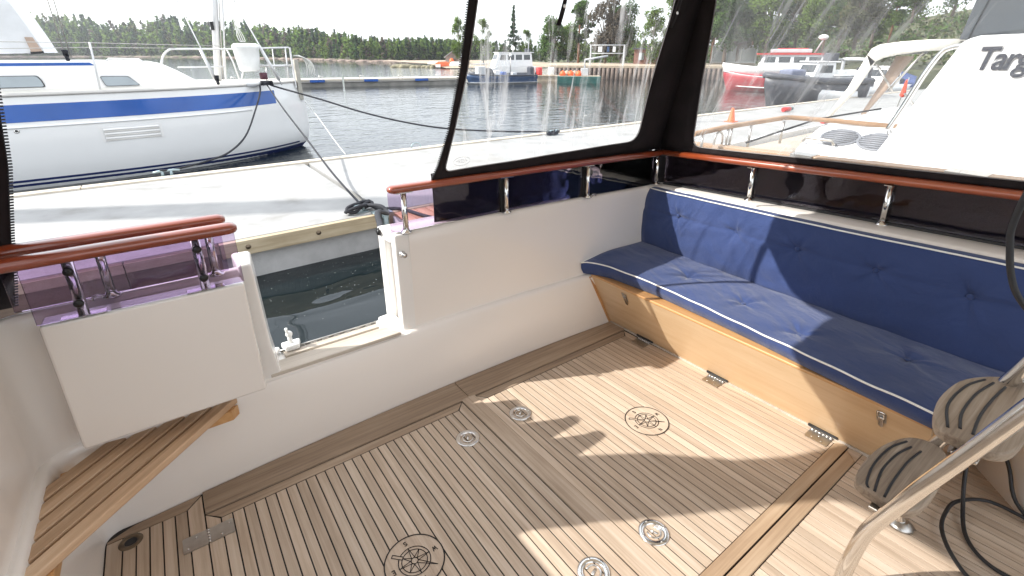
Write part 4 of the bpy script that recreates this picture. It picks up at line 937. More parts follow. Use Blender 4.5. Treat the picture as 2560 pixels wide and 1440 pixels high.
for k in range(9):
    a = k*.7; pts = [(2.72+.012*k, 11.6+.02*math.sin(a), 1.44), (2.86+.022*k, 11.58+.03*math.cos(a), 1.43-.012*k), (2.95+.018*k, 11.58, 1.28-.01*k), (2.93+.02*k+.02*math.sin(a), 11.57, 1.05+.03*math.sin(a*2))]
    MB().tube(spline(pts,4), .012, 6).build('hanging_line', ROPEW, sail) if k % 2 == 0 else None
MB().tube(spline([(1.69,11.4,3.0),(1.70,11.4,2.28),(1.70,11.4,1.95),(1.74,11.4,1.80)],4), .008, 6).build('halyard', ROPEW, sail)
mb = MB()
for k in range(4): mb.tube(spline([(1.735,11.4,1.95),(1.70+.03*k,11.4,1.85),(1.72+.035*k,11.4,1.72),(1.77+.01*k,11.4,1.70)],4), .007, 6)
mb.build('halyard_coil', ROPEW, sail)

# ================================================================== MOTOR BOAT LYING ALONGSIDE (to the right)
nb = thing('neighbour_motor_boat', 'white motor boat alongside with a wheelhouse, teak gunwale and cream canvas', 'motor boat', (4.6,1.0,ZW))
WHB = mat('white_superstructure', (.82,.82,.82), .25, var=.01, vs=1)
TKG = wood('bleached_gunwale_teak', (.25,.145,.08), (.36,.22,.125), (.45,.30,.19), 'Y', .55, .1, 50, .05)
# hull side and deck edge
rail = [(3.62,2.52),(3.63,1.7),(3.64,.9),(3.66,0),(3.70,-2.0)]
MB().loft([[(x+.02,y,-.9),(x-.02,y,-.2),(x-.04,y,.60),(x+.02,y,.76),(x+.06,y,.76),(x+.07,y,.66)] for x, y in rail] , closed=False, caps=False).build('hull_side', WHB, nb)
MB().loft([[(3.60,2.52,-.9),(3.60,2.52,.72),(6.4,2.62,.72),(6.4,2.62,-.9)],[(3.60,2.47,-.9),(3.60,2.47,.72),(6.4,2.57,.72),(6.4,2.57,-.9)]], closed=True, caps=True, smooth=False).build('hull_end', WHB, nb)
MB().loft([[(x-.055,y,.770+.040*(2.5-y)),(x+.05,y,.770+.040*(2.5-y)),(x+.05,y,.806+.040*(2.5-y)),(x-.055,y,.806+.040*(2.5-y))] for x, y in rail], True, True, False).build('gunwale', TKG, nb, bevel=.004)
MB().box((3.56,1.50,.83),(3.69,1.64,.850)).build('rail_joint', STEELB, nb); MB().box((3.56,.62,.862),(3.70,.80,.884)).build('rail_joint', STEELB, nb)
# aft deck house corner with two oval vents
DX = 3.95
dk = MB().prism([(3.70,2.40,.64),(3.70,.2,.64),(6.4,.2,.64),(6.4,2.5,.64)], (0,0,.045)).build('side_deck', mat('beige_deck_paint', (.42,.36,.29), .7, var=.12, vs=5), nb, bevel=.01)
tr_ = MB(); tr_.loft([[(4.40,2.00,.70),(4.40,.3,.70),(6.4,.3,.70),(6.4,2.20,.70)],[(4.47,1.98,.78),(4.47,.3,.78),(6.4,.3,.78),(6.4,2.15,.78)],[(4.72,1.96,.90),(4.72,.3,.90),(6.4,.3,.90),(6.4,2.1,.90)],[(4.86,1.90,.945),(4.86,.3,.945),(6.4,.3,.945),(6.4,2.0,.945)]], True, True, False)
tr_.build('engine_casing', WHB, nb, bevel=.03)
def oval_vent(c, ax, ay, nrm):
    ax, ay, nrm = Vector(ax), Vector(ay), Vector(nrm).normalized()
    ring = [Vector(c)+ax*math.cos(t)+ay*math.sin(t) for t in [2*math.pi*i/28 for i in range(28)]]
    v = MB().tube(ring, .010, 8, closed=True).build('oval_vent', mat('vent_grey', (.20,.21,.235), .45) if 'vent_grey' not in bpy.data.materials else bpy.data.materials['vent_grey'], nb)
    for k in range(-3, 4):
        h = k/4; w = math.sqrt(1-h*h)*.97; p = Vector(c)+ay*h
        MB().tube([p-ax*w, p+nrm*.006, p+ax*w], .0085, 6).build('slat', bpy.data.materials['vent_grey'], v)
    MB().add([Vector(c)-nrm*.01]+[q-nrm*.01 for q in ring], [(0,1+i,1+(i+1) % 28) for i in range(28)]).build('vent_back', DARKG, v)
nsl = Vector((-.43,.0,.90)).normalized()
for vy in (1.735,1.46): oval_vent((4.605-.006,vy,.848), (.004,-.135,.0), (.105,.0,.050), nsl)
MB().tube([(4.45,1.95,.80),(4.45,1.93,.835),(4.45,1.73,.835),(4.45,1.71,.80)], .012, 8).build('deck_cleat', STEELB, nb)
# wheelhouse: sloped aft edge, window band, grey moulded corner
wx = 4.30
wh = MB().prism([(wx,1.40,.74),(wx,1.075,1.575),(wx,1.0,1.60),(wx,-2.5,1.68),(wx,-2.5,.70)], (2.0,0,0)).build('wheelhouse', WHB, nb, bevel=.025)
MB().prism([(wx+.02,1.06,1.575),(wx+.02,1.05,1.60),(wx+.06,1.02,1.90),(wx+.06,-2.5,2.05),(wx+.02,-2.5,1.66)], (1.9,0,0)).build('window_band', DARKG, nb)
MB().prism([(wx+.0,1.098,1.575),(wx+.0,1.055,1.575),(wx+.045,1.005,1.92),(wx+.045,1.075,1.92)], (.05,0,0)).build('window_pillar', DARKG, nb, bevel=.006)
MB().box((wx-.10,-2.5,1.93),(wx+2.2,1.50,1.99)).build('wheelhouse_roof', WHB, nb, bevel=.02)
mb = MB(); gp = [(1.070,1.566),(1.055,1.50),(1.02,1.455),(.96,1.432),(.90,1.43),(.86,1.566)]
mb.prism([(wx-.003,y,z) for y, z in gp], (.01,0,0)); mb.build('grey_flash', mat('pale_grey_paint', (.52,.52,.52), .3), nb)
td = bpy.data.curves.new('name_lettering', 'FONT'); td.body = 'Targa'; td.size = .188; td.extrude = .0006; td.shear = .22; td.offset = .003; td.space_character = .88
to = bpy.data.objects.new('name_lettering', td); COL.objects.link(to); to.parent = nb
to.matrix_local = Matrix.Translation(Vector((wx-.005,.985,1.400))-Vector(ORG[nb.name])) @ Matrix(((0,0,-1,0),(-.998,0,0,0),(.06,1,0,0),(0,0,0,1))); to.scale = (.80,1,1)
bpy.context.view_layer.update()
lm = bpy.data.meshes.new_from_object(to); lo_ = bpy.data.objects.new('lettering', lm); COL.objects.link(lo_); lo_.parent = nb; lo_.matrix_local = to.matrix_local.copy(); bpy.data.objects.remove(to)
lm.materials.clear(); lm.materials.append(mat('dark_lettering', (.045,.05,.065), .4))
# bow rail with teak top, hand rails and the cream cockpit canvas
MB().tube([(3.30,2.24,.93),(3.77,2.25,.945),(4.55,2.19,.965),(4.62,2.16,.965),(4.77,1.82,.955),(4.87,1.38,.945)], .020, 10).build('teak_top_rail', TKG, nb)
for x, y in ((3.42,2.24),(3.78,2.25),(3.83,2.25),(4.08,2.225),(4.56,2.19)): MB().tube([(x,y,.74),(x,y,.935)], .011, 8).build('rail_post', STEELB, nb)
MB().tube(spline([(3.60,2.25,.78),(3.61,2.25,.88),(3.66,2.25,.915),(3.71,2.25,.88),(3.72,2.25,.78)],4), .009, 8).build('rail_hoop', STEELB, nb)
MB().tube([(4.0,2.2,.80),(5.0,2.1,.93),(5.7,1.85,1.0)], .009, 6).build('mooring_line', ROPEB, nb)
rs = spline([(4.42,1.08,1.545),(4.47,1.16,1.53),(4.50,1.215,1.495),(4.50,1.27,1.36),(4.50,1.33,1.15),(4.50,1.380,.99),(4.50,1.385,.96),(4.48,1.36,.925)],6)
MB().tube(rs, .016, 8).build('grab_rail', STEEL, nb); MB().tube([p+Vector((.02,.018,-.006)) for p in rs[:-8]], .012, 8).build('grab_rail', DARKG, nb)
CRM = mat('cream_canvas', (.74,.72,.66), .8, var=.05, vs=4, bs=12, bstr=.3, bd=.01)
mb = MB(); arcp = [(1.38,1.60),(1.60,1.598),(1.80,1.585),(1.95,1.565),(2.01,1.53),(2.035,1.47)]; arcl = [(1.43,1.52),(1.62,1.51),(1.78,1.485),(1.90,1.455),(1.96,1.42),(1.985,1.38)]
mb.loft([[(5.58,y,z) for y, z in arcp],[(5.58,y,z) for y, z in arcl]], False, False); mb.loft([[(5.58,y,z) for y, z in arcp],[(7.2,y,z+.02) for y, z in arcp]], False, False)
mb.build('cockpit_canopy', CRM, nb, mod=.012)
mb = MB(); mb.loft([[(5.58,2.035,1.48),(5.58,1.955,1.42)],[(5.58,2.13,1.18),(5.58,2.055,1.16)],[(5.58,2.275,.86),(5.58,2.245,.85)]], False, False); mb.build('canopy_leg', CRM, nb, mod=.012)
mb = MB(); mb.loft([[(5.75,1.86,1.47),(5.75,1.72,1.47)],[(5.75,1.93,1.20),(5.75,1.86,1.17)],[(5.75,2.02,.93),(5.75,1.99,.92)]], False, False); mb.build('canopy_strap', TANP, nb, mod=.01)
for p, q in (((5.6,1.95,1.40),(5.6,1.76,1.16)),((5.6,1.62,1.50),(5.6,1.80,1.17)),((5.7,1.70,1.15),(5.7,1.52,.97))): MB().tube([p,q], .010, 6).build('canopy_frame', STEELB, nb)
MB().box((5.7,1.30,.80),(6.4,1.95,.97)).build('cockpit_locker', WHB, nb, bevel=.02)
HAZE_D = 0.00050
# ================================================================== FAR HARBOUR
WOODG = wood('grey_boards', (.20,.17,.15), (.31,.27,.245), (.40,.36,.33), 'Z', .8, 0, 14, .08)
def frame_of(x, y, deg): return Matrix.Translation((x,y,ZW)) @ Matrix.Rotation(R(deg),4,'Z')
def small_hull(L, Bm, fb, bow=.35, rake=.25, draft=.15, n=14, sheer=.2, tr=.85):
    """bow towards +x; origin amidships on the waterline"""
    rings = []
    for i in range(n+1):
        u = i/n; x = -L/2+L*u
        w = Bm/2*(tr+(1-tr)*min(1,u*3)) if u < 1-bow else Bm/2*max(.02, 1-((u-(1-bow))/bow)**2.0)
        zt = fb*(1+sheer*max(0,(u-.4)/.6)**2); s = rake*max(0,(u-.6)/.4)
        rings.append([(x-s*.9,0,-draft*(1-.3*u)),(x-s*.6,-w*.80,-.02),(x,-w,zt*.72),(x,-w*1.02,zt),(x,w*1.02,zt),(x,w,zt*.72),(x-s*.6,w*.80,-.02)])
    return MB().loft(rings, True, True, True)
def xf(mb, M): mb.v = [tuple(M @ Vector(p)) for p in mb.v]; return mb
def boat(name, label, x, y, deg, cat, group=None):
    t = thing(name, label, cat, (x,y,ZW), group); M = frame_of(x,y,deg)
    def put(mb, nm, m, par=None, bevel=0): return xf(mb, M).build(nm, m, par or t, bevel=bevel)
    return t, put
def cabin(put, x0, x1, w, z0, z1, m, rake=.15, win=3, roofm=None, par=None, winm=None, over=.06):
    c = put(MB().add([(x0,-w,z0),(x1,-w,z0),(x1,w,z0),(x0,w,z0),(x0+rake*.3,-w*.92,z1),(x1-rake,-w*.92,z1),(x1-rake,w*.92,z1),(x0+rake*.3,w*.92,z1)], [(0,3,2,1),(4,5,6,7),(0,1,5,4),(1,2,6,5),(2,3,7,6),(3,0,4,7)]), 'cabin', m, par, .02)
    H = z1-z0; Lw = (x1-x0-rake*1.3)
    for s in (-1,1):
        for k in range(win):
            a = x0+rake*.45+Lw*(k+.10)/win; b = x0+rake*.45+Lw*(k+.88)/win
            yy = lambda z: s*(w+(w*.92-w)*(z-z0)/H+.006)
            q = [(a,yy(z0+H*.48),z0+H*.48),(b,yy(z0+H*.48),z0+H*.48),(b-(rake*.35 if k == win-1 else 0),yy(z0+H*.86),z0+H*.86),(a,yy(z0+H*.86),z0+H*.86)]
            put(MB().prism(q, (0,-s*.02,0)), 'window', winm or DARKG, c)
    # windscreen
    q = [(x1-rake*.50+.008,-w*.80,z0+H*.5),(x1-rake*.50+.008,w*.80,z0+H*.5),(x1-rake*.88+.008,w*.76,z0+H*.88),(x1-rake*.88+.008,-w*.76,z0+H*.88)]
    put(MB().prism(q, (-.02,0,0)), 'windscreen', winm or DARKG, c)
    put(MB().box((x0-over,-w-over*.3,z1),(x1-rake+over*1.6,w+over*.3,z1+.045)), 'roof', roofm or m, c, .015)
    return c
DKB = mat('dark_blue_hull', (.03,.07,.16), .35, var=.2, vs=3); LGREY = mat('light_grey_paint', (.50,.51,.52), .4, var=.06, vs=4)
DGREY = mat('dark_grey_hull', (.060,.064,.078), .45, var=.25, vs=3); CRIM = mat('crimson_hull', (.38,.02,.035), .4, var=.15, vs=3)
GREENH = mat('green_hull', (.012,.085,.075), .5, var=.3, vs=4); ORNG = mat('orange_plastic', (.80,.13,.03), .5, var=.1, vs=6)
REDP = mat('red_paint', (.55,.03,.03), .45); BEIGE = mat('beige_timber', (.42,.34,.25), .75, var=.2, vs=5)
ROCK = mat('granite_shore', (.26,.20,.165), .9, var=.35, vs=.35, bs=1.2, bstr=.8, bd=.4)
# open blue workboat
t, put = boat('workboat', 'open dark blue workboat with a grey console lying in front of the white pilot boat', 19.95, 28.75, 168, 'workboat')
put(small_hull(5.0,1.6,.52,.42,.35), 'hull', DKB); 
h = small_hull(5.06,1.63,.10,.42,.3,.2); put(h, 'bottom_band', LGREY)
put(MB().tube(spline([(-2.4,-.80,.53),(0,-.83,.54),(1.4,-.62,.58),(2.4,-.08,.64),(1.4,.62,.58),(0,.83,.54),(-2.4,.80,.53)],5), .05, 8), 'rub_rail', DGREY)
put(MB().box((1.2,-.35,.5),(1.75,.35,1.12)), 'console', LGREY, None, .05); put(MB().prism([(.55,-.4,.5),(1.15,-.4,.5),(1.10,-.4,1.0),(.80,-.4,1.0)], (0,.8,0)), 'seat_box', DGREY, None, .03)
for x, a, b, z, m in ((.25,-.3,.1,.85,PLAST),(-.3,-.45,0,.75,BLUE),(-.9,.0,.4,.72,LGREY)): put(MB().box((x-.16,a,.45),(x+.16,b,z)), 'deck_box', m, None, .03)
put(MB().box((-2.45,-.28,.45),(-2.1,.28,1.05)), 'outboard', DGREY, None, .08); put(MB().tube([(-.75,0,.5),(-.75,0,1.75)], .03, 6), 'mast', STEELB); put(MB().sphere((-.75,0,1.8), .11), 'lamp', PLAST)
# white pilot boat
t, put = boat('pilot_boat', 'white pilot boat with a raised wheelhouse moored behind the blue workboat', 22.5, 32.1, 162, 'boat')
put(small_hull(5.4,1.7,.55,.4,.4), 'hull', DGREY); put(MB().prism([(-2.6,-.7,.5),(.3,-.7,.5),(1.6,-.5,.55),(.55,-.62,1.08),(-2.5,-.66,.98)], (0,1.3,0)), 'trunk', WHB, None, .05)
cabin(put, -2.2, .85, .66, 1.0, 1.95, WHB, .38, 4); put(MB().tube([(2.4,-.5,.6),(2.4,-.5,1.15),(1.3,-.6,1.2),(1.3,-.6,.6)], .025, 6), 'bow_rail', LGREY)
put(MB().tube([(2.4,.5,.6),(2.4,.5,1.15),(1.3,.6,1.2),(1.3,.6,.6)], .025, 6), 'bow_rail', LGREY)
put(MB().sphere((-.8,0,2.28), .16), 'radar_dome', PLAST); put(MB().tube([(-.8,0,1.95),(-.8,0,2.2)], .04, 6), 'radar_post', STEELB); put(MB().tube([(-1.9,.3,1.9),(-2.0,.3,3.0)], .025, 6), 'mast', LGREY)
put(MB().box((-2.15,-.2,2.0),(-1.8,.2,2.25)), 'funnel', DGREY, None, .03)
# timber float, red and white drums on it
t, put = boat('timber_float', 'low pale timber float between the pilot boat and the green barge', 24.4, 29.5, -40, 'float')
put(MB().box((-1.1,-.6,-.1),(1.1,.6,.34)), 'float_body', BEIGE, None, .02); put(MB().box((-1.15,-.65,.34),(1.15,.65,.40)), 'deck', BEIGE)
for i, (x, m, l) in enumerate(((-.9,PLAST,'white drum left of the red drum on the timber float'),(-.35,REDP,'red drum standing on the timber float'),(.55,PLAST,'white drum at the right end of the timber float'))):
    p = frame_of(24.4,29.5,-40) @ Vector((x,.1,.402)); MB().lathe([(.22,0),(.24,.04),(.24,.26),(.24,.50),(.20,.55),(.02,.56)], tuple(p), 14).build('drum', m, org=tuple(p), tags=T(l,'drum'))
# green barge with gear
t, put = boat('green_barge', 'dark green barge loaded with orange nets beside the quay', 24.8, 26.1, -43, 'barge')
put(MB().prism([(-1.5,-.7,-.1),(1.4,-.7,-.1),(1.5,-.7,.44),(-1.5,-.7,.44)], (0,1.4,0)), 'hull', GREENH, None, .04); put(MB().box((-1.4,-.6,.44),(1.4,.6,.47)), 'deck', BEIGE)
rr = random.Random(5)
for i, (dy, m, l) in enumerate(((-.15,ORNG,'orange net heap at the left end of the green barge'),(.25,BEIGE,'pale brown net heap second from the left on the green barge'),(.0,ORNG,'orange net heap in the middle of the green barge'),(.2,BEIGE,'pale brown net heap beside the winch house on the green barge'),(-.2,ORNG,'orange net heap closest to the winch house on the green barge'))):
    p = frame_of(24.8,26.1,-43) @ Vector((-1.15+.28*i, dy, .47)); q = MB()
    q.lathe([(.02,.34),(.14,.28),(.22,.12),(.20,0)][::-1], tuple(p), 9, Matrix.Rotation(i*.6,3,'Z')); q.build('net_pile', m, org=tuple(p), tags=T(l, 'net', 'net heaps on the barge'))
put(MB().box((.1,-.3,.47),(.6,.3,.95)), 'winch_house', LGREY, None, .03); put(MB().tube([(.35,0,.9),(.35,0,1.5),(1.9,.2,1.75)], .07, 8), 'crane_arm', LGREY)
# quay with pile wall, gallows with signs, hut
quay = thing('timber_quay', 'brown piled quay wall behind the green barge', 'quay', (31,28,0))
def along(a, b, t): return (a[0]+(b[0]-a[0])*t, a[1]+(b[1]-a[1])*t)
qa, qb = (26.7,31.6), (37.0,20.5); qd = Vector((qb[0]-qa[0], qb[1]-qa[1])).normalized(); qn = Vector((-qd.y,qd.x))*-1
PIL = mat('wet_pile_timber', (.16,.12,.10), .8, var=.35, vs=3)
MB().prism([(qa[0],qa[1],.40),(qb[0],qb[1],.40),(qb[0]+8,qb[1]+9,.40),(qa[0]+8,qa[1]+9,.40)], (0,0,.16)).build('quay_deck', BEIGE, quay)
MB().prism([(qa[0]+.3,qa[1]+.3,-.9),(qb[0]+.3,qb[1]+.3,-.9),(qb[0]+8,qb[1]+9,-.9),(qa[0]+8,qa[1]+9,-.9)], (0,0,1.29)).build('quay_core', PIL, quay)
for i in range(44):
    p = along(qa, qb, (i+.5)/44); MB().tube([(p[0],p[1],-.9),(p[0]+.02,p[1],.38)], .13, 7).build('pile', PIL, quay)
gal = thing('sign_gantry', 'white steel gantry carrying small white and blue sign boards on the quay', 'gantry', (30.5,29.0,.56))
GA, GB = (29.60,29.95), (31.40,28.05)
for p in (GA, GB): MB().box((p[0]-.04,p[1]-.04,.56),(p[0]+.04,p[1]+.04,2.1)).build('post', LGREY, gal)
for z in (2.06,1.45): MB().tube([(GA[0],GA[1],z),(GB[0],GB[1],z)], .035, 6).build('beam', LGREY, gal)
for tt, w, m in ((.28,.16,PLAST),(.52,.09,DKB),(.70,.11,PLAST)):
    p = along(GA, GB, tt); d = Vector((GB[0]-GA[0],GB[1]-GA[1])).normalized()*w
    MB().prism([(p[0]-d.x,p[1]-d.y,1.56),(p[0]+d.x,p[1]+d.y,1.56),(p[0]+d.x,p[1]+d.y,1.96),(p[0]-d.x,p[1]-d.y,1.96)], (-.03,-.03,0)).build('sign_board', m, gal)
hut = thing('harbour_hut', 'low reddish brown hut on the quay behind the black canvas corner', 'hut', (37.5,30.2,.5))
RBR = wood('red_brown_boards', (.16,.075,.06), (.24,.115,.09), (.30,.16,.13), 'Z', .8, 0, 10, .05)
MB().prism([(36.4,31.3,.4),(38.6,28.7,.4),(40.6,30.4,.4),(38.4,33.0,.4)], (0,0,1.38)).build('wall', RBR, hut)
MB().prism([(36.15,31.35,1.785),(38.65,28.4,1.785),(40.9,30.4,1.785),(38.4,33.3,1.785)], (0,0,.12)).build('roof', DGREY, hut)
for tt in (.2,.5,.8): p = along((36.4,31.3),(38.6,28.7),tt); MB().box((p[0]-.22,p[1]-.17,.9),(p[0]+.15,p[1]+.15,1.5)).build('window', WINDG, hut)
# boathouse and upturned boats on the near slip
sh = thing('boathouse', 'weathered grey boathouse with a pale tin roof by the water', 'boathouse', (38.2,66,-.3))
sx0, sy0 = 36.1, 65.9; sd = Vector((.78,-.62)); sn = Vector((.62,.78))
def sp(a, b, z): return (sx0+sd.x*a+sn.x*b, sy0+sd.y*a+sn.y*b, z)
MB().add([sp(0,0,-.6),sp(2.2,0,-.6),sp(2.2,4,-.6),sp(0,4,-.6),sp(0,0,.95),sp(2.2,0,.95),sp(2.2,4,.95),sp(0,4,.95),sp(1.1,0,1.68),sp(1.1,4,1.68)], [(0,1,5,8,4),(1,2,6,5),(2,3,7,9,6),(3,0,4,7)]).build('wall', WOODG, sh)
rf = mat('pale_tin_roof', (.50,.53,.55), .5, .2, var=.08)
for a0, a1 in ((-.2,1.1),(2.4,1.1)): MB().prism([sp(a0,-.2,.84),sp(a1,-.2,1.72),sp(a1,4.2,1.72),sp(a0,4.2,.84)], (0,0,.07)).build('roof', rf, sh)
MB().prism([sp(.6,-.02,-.5),sp(1.6,-.02,-.5),sp(1.6,-.02,.7),sp(.6,-.02,.7)], (sn.x*-.03,sn.y*-.03,0)).build('door', PIL, sh)
for i, (px, py, L_, m, dg, l) in enumerate(((34.2,63.0,2.6,ORNG,25,'orange upturned dinghy at the waterline left of the boathouse'),(35.0,66.5,3.0,PLAST,20,'white upturned dinghy behind the orange one'),(35.9,62.8,2.5,PLAST,-160,'white upturned dinghy nearest the boathouse'))):
    t, put = boat('upturned_dinghy', l, px, py, dg, 'dinghy', 'dinghies ashore by the boathouse')
    h = small_hull(L_,1.1,.5,.5,.3,.1); h.v = [(x,y,.62-z+.05) for x, y, z in h.v]; put(h, 'hull', m)
    put(MB().tube([(-L_/2,0,.78),(L_*.3,0,.80)], .04, 6), 'keel', m); put(MB().box((-L_/2-.02,-.42,.12),(-L_/2+.03,.42,.5)), 'transom', LGREY)
MB().lathe([(.34,0),(.36,.35),(.2,.7),(.02,.75)], (36.2,64.3,.05), 12).build('buoy', ORNG, org=(36.2,64.3,0), tags=T('orange buoy standing between the dinghies','buoy'))
MB().lathe([(.34,0),(.36,.35),(.2,.7),(.02,.75)], (68.0,146,-.2), 12).build('buoy', ORNG, org=(68,146,-.2), tags=T('small orange mark far off on the bay','buoy'))
# floating pontoon in the middle distance
fp = thing('floating_breakwater', 'grey floating breakwater with blue fender blocks across the bay', 'floating pontoon', (5,32,ZW))
fa, fb = Vector((-12,38.7)), Vector((17.4,29.2)); fd = (fb-fa); FL = fd.length; fd /= FL; fn = Vector((-fd.y,fd.x))
def fpt(a, b, z): p = fa+fd*a+fn*b; return (p.x,p.y,z)
def fbox(a0,a1,b0,b1,z0,z1): return MB().prism([fpt(a0,b0,z0),fpt(a1,b0,z0),fpt(a1,b1,z0),fpt(a0,b1,z0)], (0,0,z1-z0))
n = 4
for i in range(n):
    a0, a1 = FL*i/n+.06, FL*(i+1)/n-.06
    fbox(a0,a1,0,2.2,-.75,-.20).build('float', mat('breakwater_float', (.22,.21,.19), .8, var=.25, vs=2) if 'breakwater_float' not in bpy.data.materials else bpy.data.materials['breakwater_float'], fp)
    fbox(a0,a1,-.06,2.3,-.18,-.02).build('deck', mat('breakwater_deck', (.50,.47,.43), .8, var=.12, vs=2) if 'breakwater_deck' not in bpy.data.materials else bpy.data.materials['breakwater_deck'], fp)
    fbox(a0,a1,-.10,-.061,-.10,.0).build('edge_board', bpy.data.materials['bleached_timber'], fp)
k = 0
for a in [FL-2.9-3.15*i for i in range(9)]:
    fbox(a-.42,a+.42,-.17,-.103,-.17,-.03).build('fender_block', BLUE, fp)
for a in [FL-1.8-2.4*i for i in range(10)]:
    MB().tube([fpt(a-.12,.2,0),fpt(a-.12,.2,.17),fpt(a+.12,.2,.17),fpt(a+.12,.2,0)], .022, 6).build('mooring_hoop', STEELB, fp)
# red and white fishing boat, black rigid boat, pavilion, landing
t, put = boat('fishing_boat', 'white and crimson fishing boat with red roof trim beside the black boat', 27.95, 14.2, 121, 'fishing boat')
put(small_hull(5.0,1.8,.80,.5,.45,.2,sheer=.35), 'hull', CRIM); put(xf(small_hull(5.1,1.88,.42,.5,.35,.0,sheer=.6), Matrix.Translation((.06,0,.78))), 'topsides', WHB)
put(MB().tube(spline([(-2.4,.93,.68),(0,.95,.72),(1.4,.6,.82),(2.5,.05,1.0)],5), .035, 6), 'rub_rail', LGREY); put(MB().tube(spline([(-2.4,.89,.18),(0,.91,.20),(1.2,.6,.22),(2.1,.1,.25)],5), .03, 6), 'rub_rail', PLAST)
cabin(put, -2.2, .85, .7, 1.10, 1.86, WHB, .2, 4, WHB); put(MB().box((-2.25,-.76,1.86),(.95,.76,1.93)), 'roof_trim', REDP); put(MB().box((-1.6,-.4,1.95),(.3,.4,2.14)), 'roof_locker', LGREY, None, .03); put(MB().box((-1.4,.1,2.14),(.0,.38,2.18)), 'roof_rack', REDP)
put(MB().tube([(-1.8,-.2,1.95),(-2.1,-.2,2.65),(-2.25,-.2,2.75)], .04, 6), 'radar_mast', LGREY); put(MB().sphere((-2.05,-.2,2.7), .17, 10, 6, (1.4,1,.8)), 'radar_dome', PLAST)
t, put = boat('rigid_boat', 'black rigid workboat with a white console and grey seats by the pontoon', 20.6, 8.95, 152, 'workboat')
put(small_hull(3.9,1.5,.95,.35,.45,.3,sheer=.22), 'hull', DGREY); put(MB().tube(spline([(-1.9,-.74,.98),(0,-.78,1.0),(1.0,-.62,1.07),(1.9,-.05,1.18),(1.0,.62,1.07),(0,.78,1.0),(-1.9,.74,.98)],6), .11, 10), 'fender_tube', DGREY)
put(MB().box((-1.85,-.6,.85),(1.1,.6,.93)), 'deck', LGREY); cabin(put, -.55, .45, .5, .93, 1.62, WHB, .25, 1, WHB); put(MB().box((.55,-.35,.93),(1.2,.35,1.38)), 'bow_locker', mat('blue_grey_cover', (.16,.18,.26), .7), None, .08)
for x in (-.9,-1.45): put(MB().box((x-.16,-.3,.93),(x+.16,.3,1.35)), 'seat', PLAST, None, .05)
put(MB().tube(spline([(-1.7,-.6,1.0),(-1.65,-.58,1.6),(-1.6,-.5,1.72),(-1.6,.5,1.72),(-1.65,.58,1.6),(-1.7,.6,1.0)],5), .06, 8), 'roll_bar', LGREY); put(MB().tube([(-.6,-.5,1.69),(-1.6,-.5,1.72)], .03, 6), 'roof_rail', LGREY); put(MB().box((-2.3,-.25,.8),(-1.95,.25,1.45)), 'outboard', DGREY, None, .08)
put(MB().box((-.75,-.2,1.67),(-.4,.2,1.95)), 'searchlight', DGREY, None, .03)
pv = thing('glass_pavilion', 'pale framed glass pavilion ashore above the red fishing boat', 'pavilion', (44.7,26.6,.7))
PA, PB = (43.75,28.2), (45.65,25.0)
for tt in (0,.33,.66,1): p = along(PA,PB,tt); MB().box((p[0]-.05,p[1]-.05,.6),(p[0]+.05,p[1]+.05,2.1)).build('post', WHB, pv)
for z in (.68,2.08): MB().tube([(PA[0],PA[1],z),(PB[0],PB[1],z)], .06, 6).build('rail', WHB, pv)
for i in range(3):
    a, b = along(PA,PB,i/3+.01), along(PA,PB,(i+1)/3-.01); MB().prism([(a[0],a[1],.72),(b[0],b[1],.72),(b[0],b[1],2.04),(a[0],a[1],2.04)], (.04,.03,0)).build('pane', mat('pale_glass', (.42,.46,.46), .15, var=.15, vs=1) if 'pale_glass' not in bpy.data.materials else bpy.data.materials['pale_glass'], pv)
MB().prism([(43.8,28.3,.3),(45.75,25.0,.3),(48.6,26.6,.3),(46.6,29.9,.3)], (0,0,.3)).build('base', BEIGE, pv)
ld = thing('stone_landing', 'low beige landing stage ashore left of the red fishing boat', 'landing stage', (36,23,-.2)); MB().prism([(33.6,25.6,-.9),(36.9,20.3,-.9),(41.5,23.0,-.9),(38.5,28.5,-.9)], (0,0,1.05)).build('slab', BEIGE, ld, bevel=.03)
for i in range(9): p = along((33.6,25.5),(36.85,20.3),(i+.5)/9); MB().box((p[0]-.14,p[1]-.14,-.9),(p[0]+.06,p[1]+.06,.05)).build('pile', PIL, ld)
t, put = boat('covered_boat', 'small boat under a blue cover behind the cream canopy', 28.6, 9.2, 105, 'boat')
put(small_hull(2.6,1.2,.5,.4,.3), 'hull', WHB); put(MB().loft([[(-1.2,-.6,.5),(-1.2,0,.95),(-1.2,.6,.5)],[(0,-.62,.52),(0,0,1.35),(0,.62,.52)],[(1.0,-.3,.55),(1.0,0,.8),(1.0,.3,.55)]], False, False), 'cover', mat('blue_cover', (.07,.10,.22), .8))
for i, (bx, by, dg, l) in enumerate(((21.2,6.5,165,'small white motor boat nearest the cream canopy legs'),(23.6,7.05,165,'small white cabin boat moored beyond the red flag'),(27.0,6.9,170,'white motor boat farthest along the pontoon'))):
    t, put = boat('small_motor_boat', l, bx, by+1.9, dg, 'motor boat', 'small white boats along the pontoon')
    put(small_hull(2.7+.3*i,1.2,.62,.4,.4), 'hull', WHB); cabin(put, -.7, .55, .45, .6, 1.15+.1*i, WHB, .25, 2, WHB); put(MB().tube([(.6,-.4,.65),(1.1,-.2,.95),(1.25,0,1.0),(1.1,.2,.95),(.6,.4,.65)], .02, 6), 'bow_rail', STEELB); put(MB().box((-1.6,-.18,.4),(-1.3,.18,.85)), 'outboard', DGREY, None, .05)
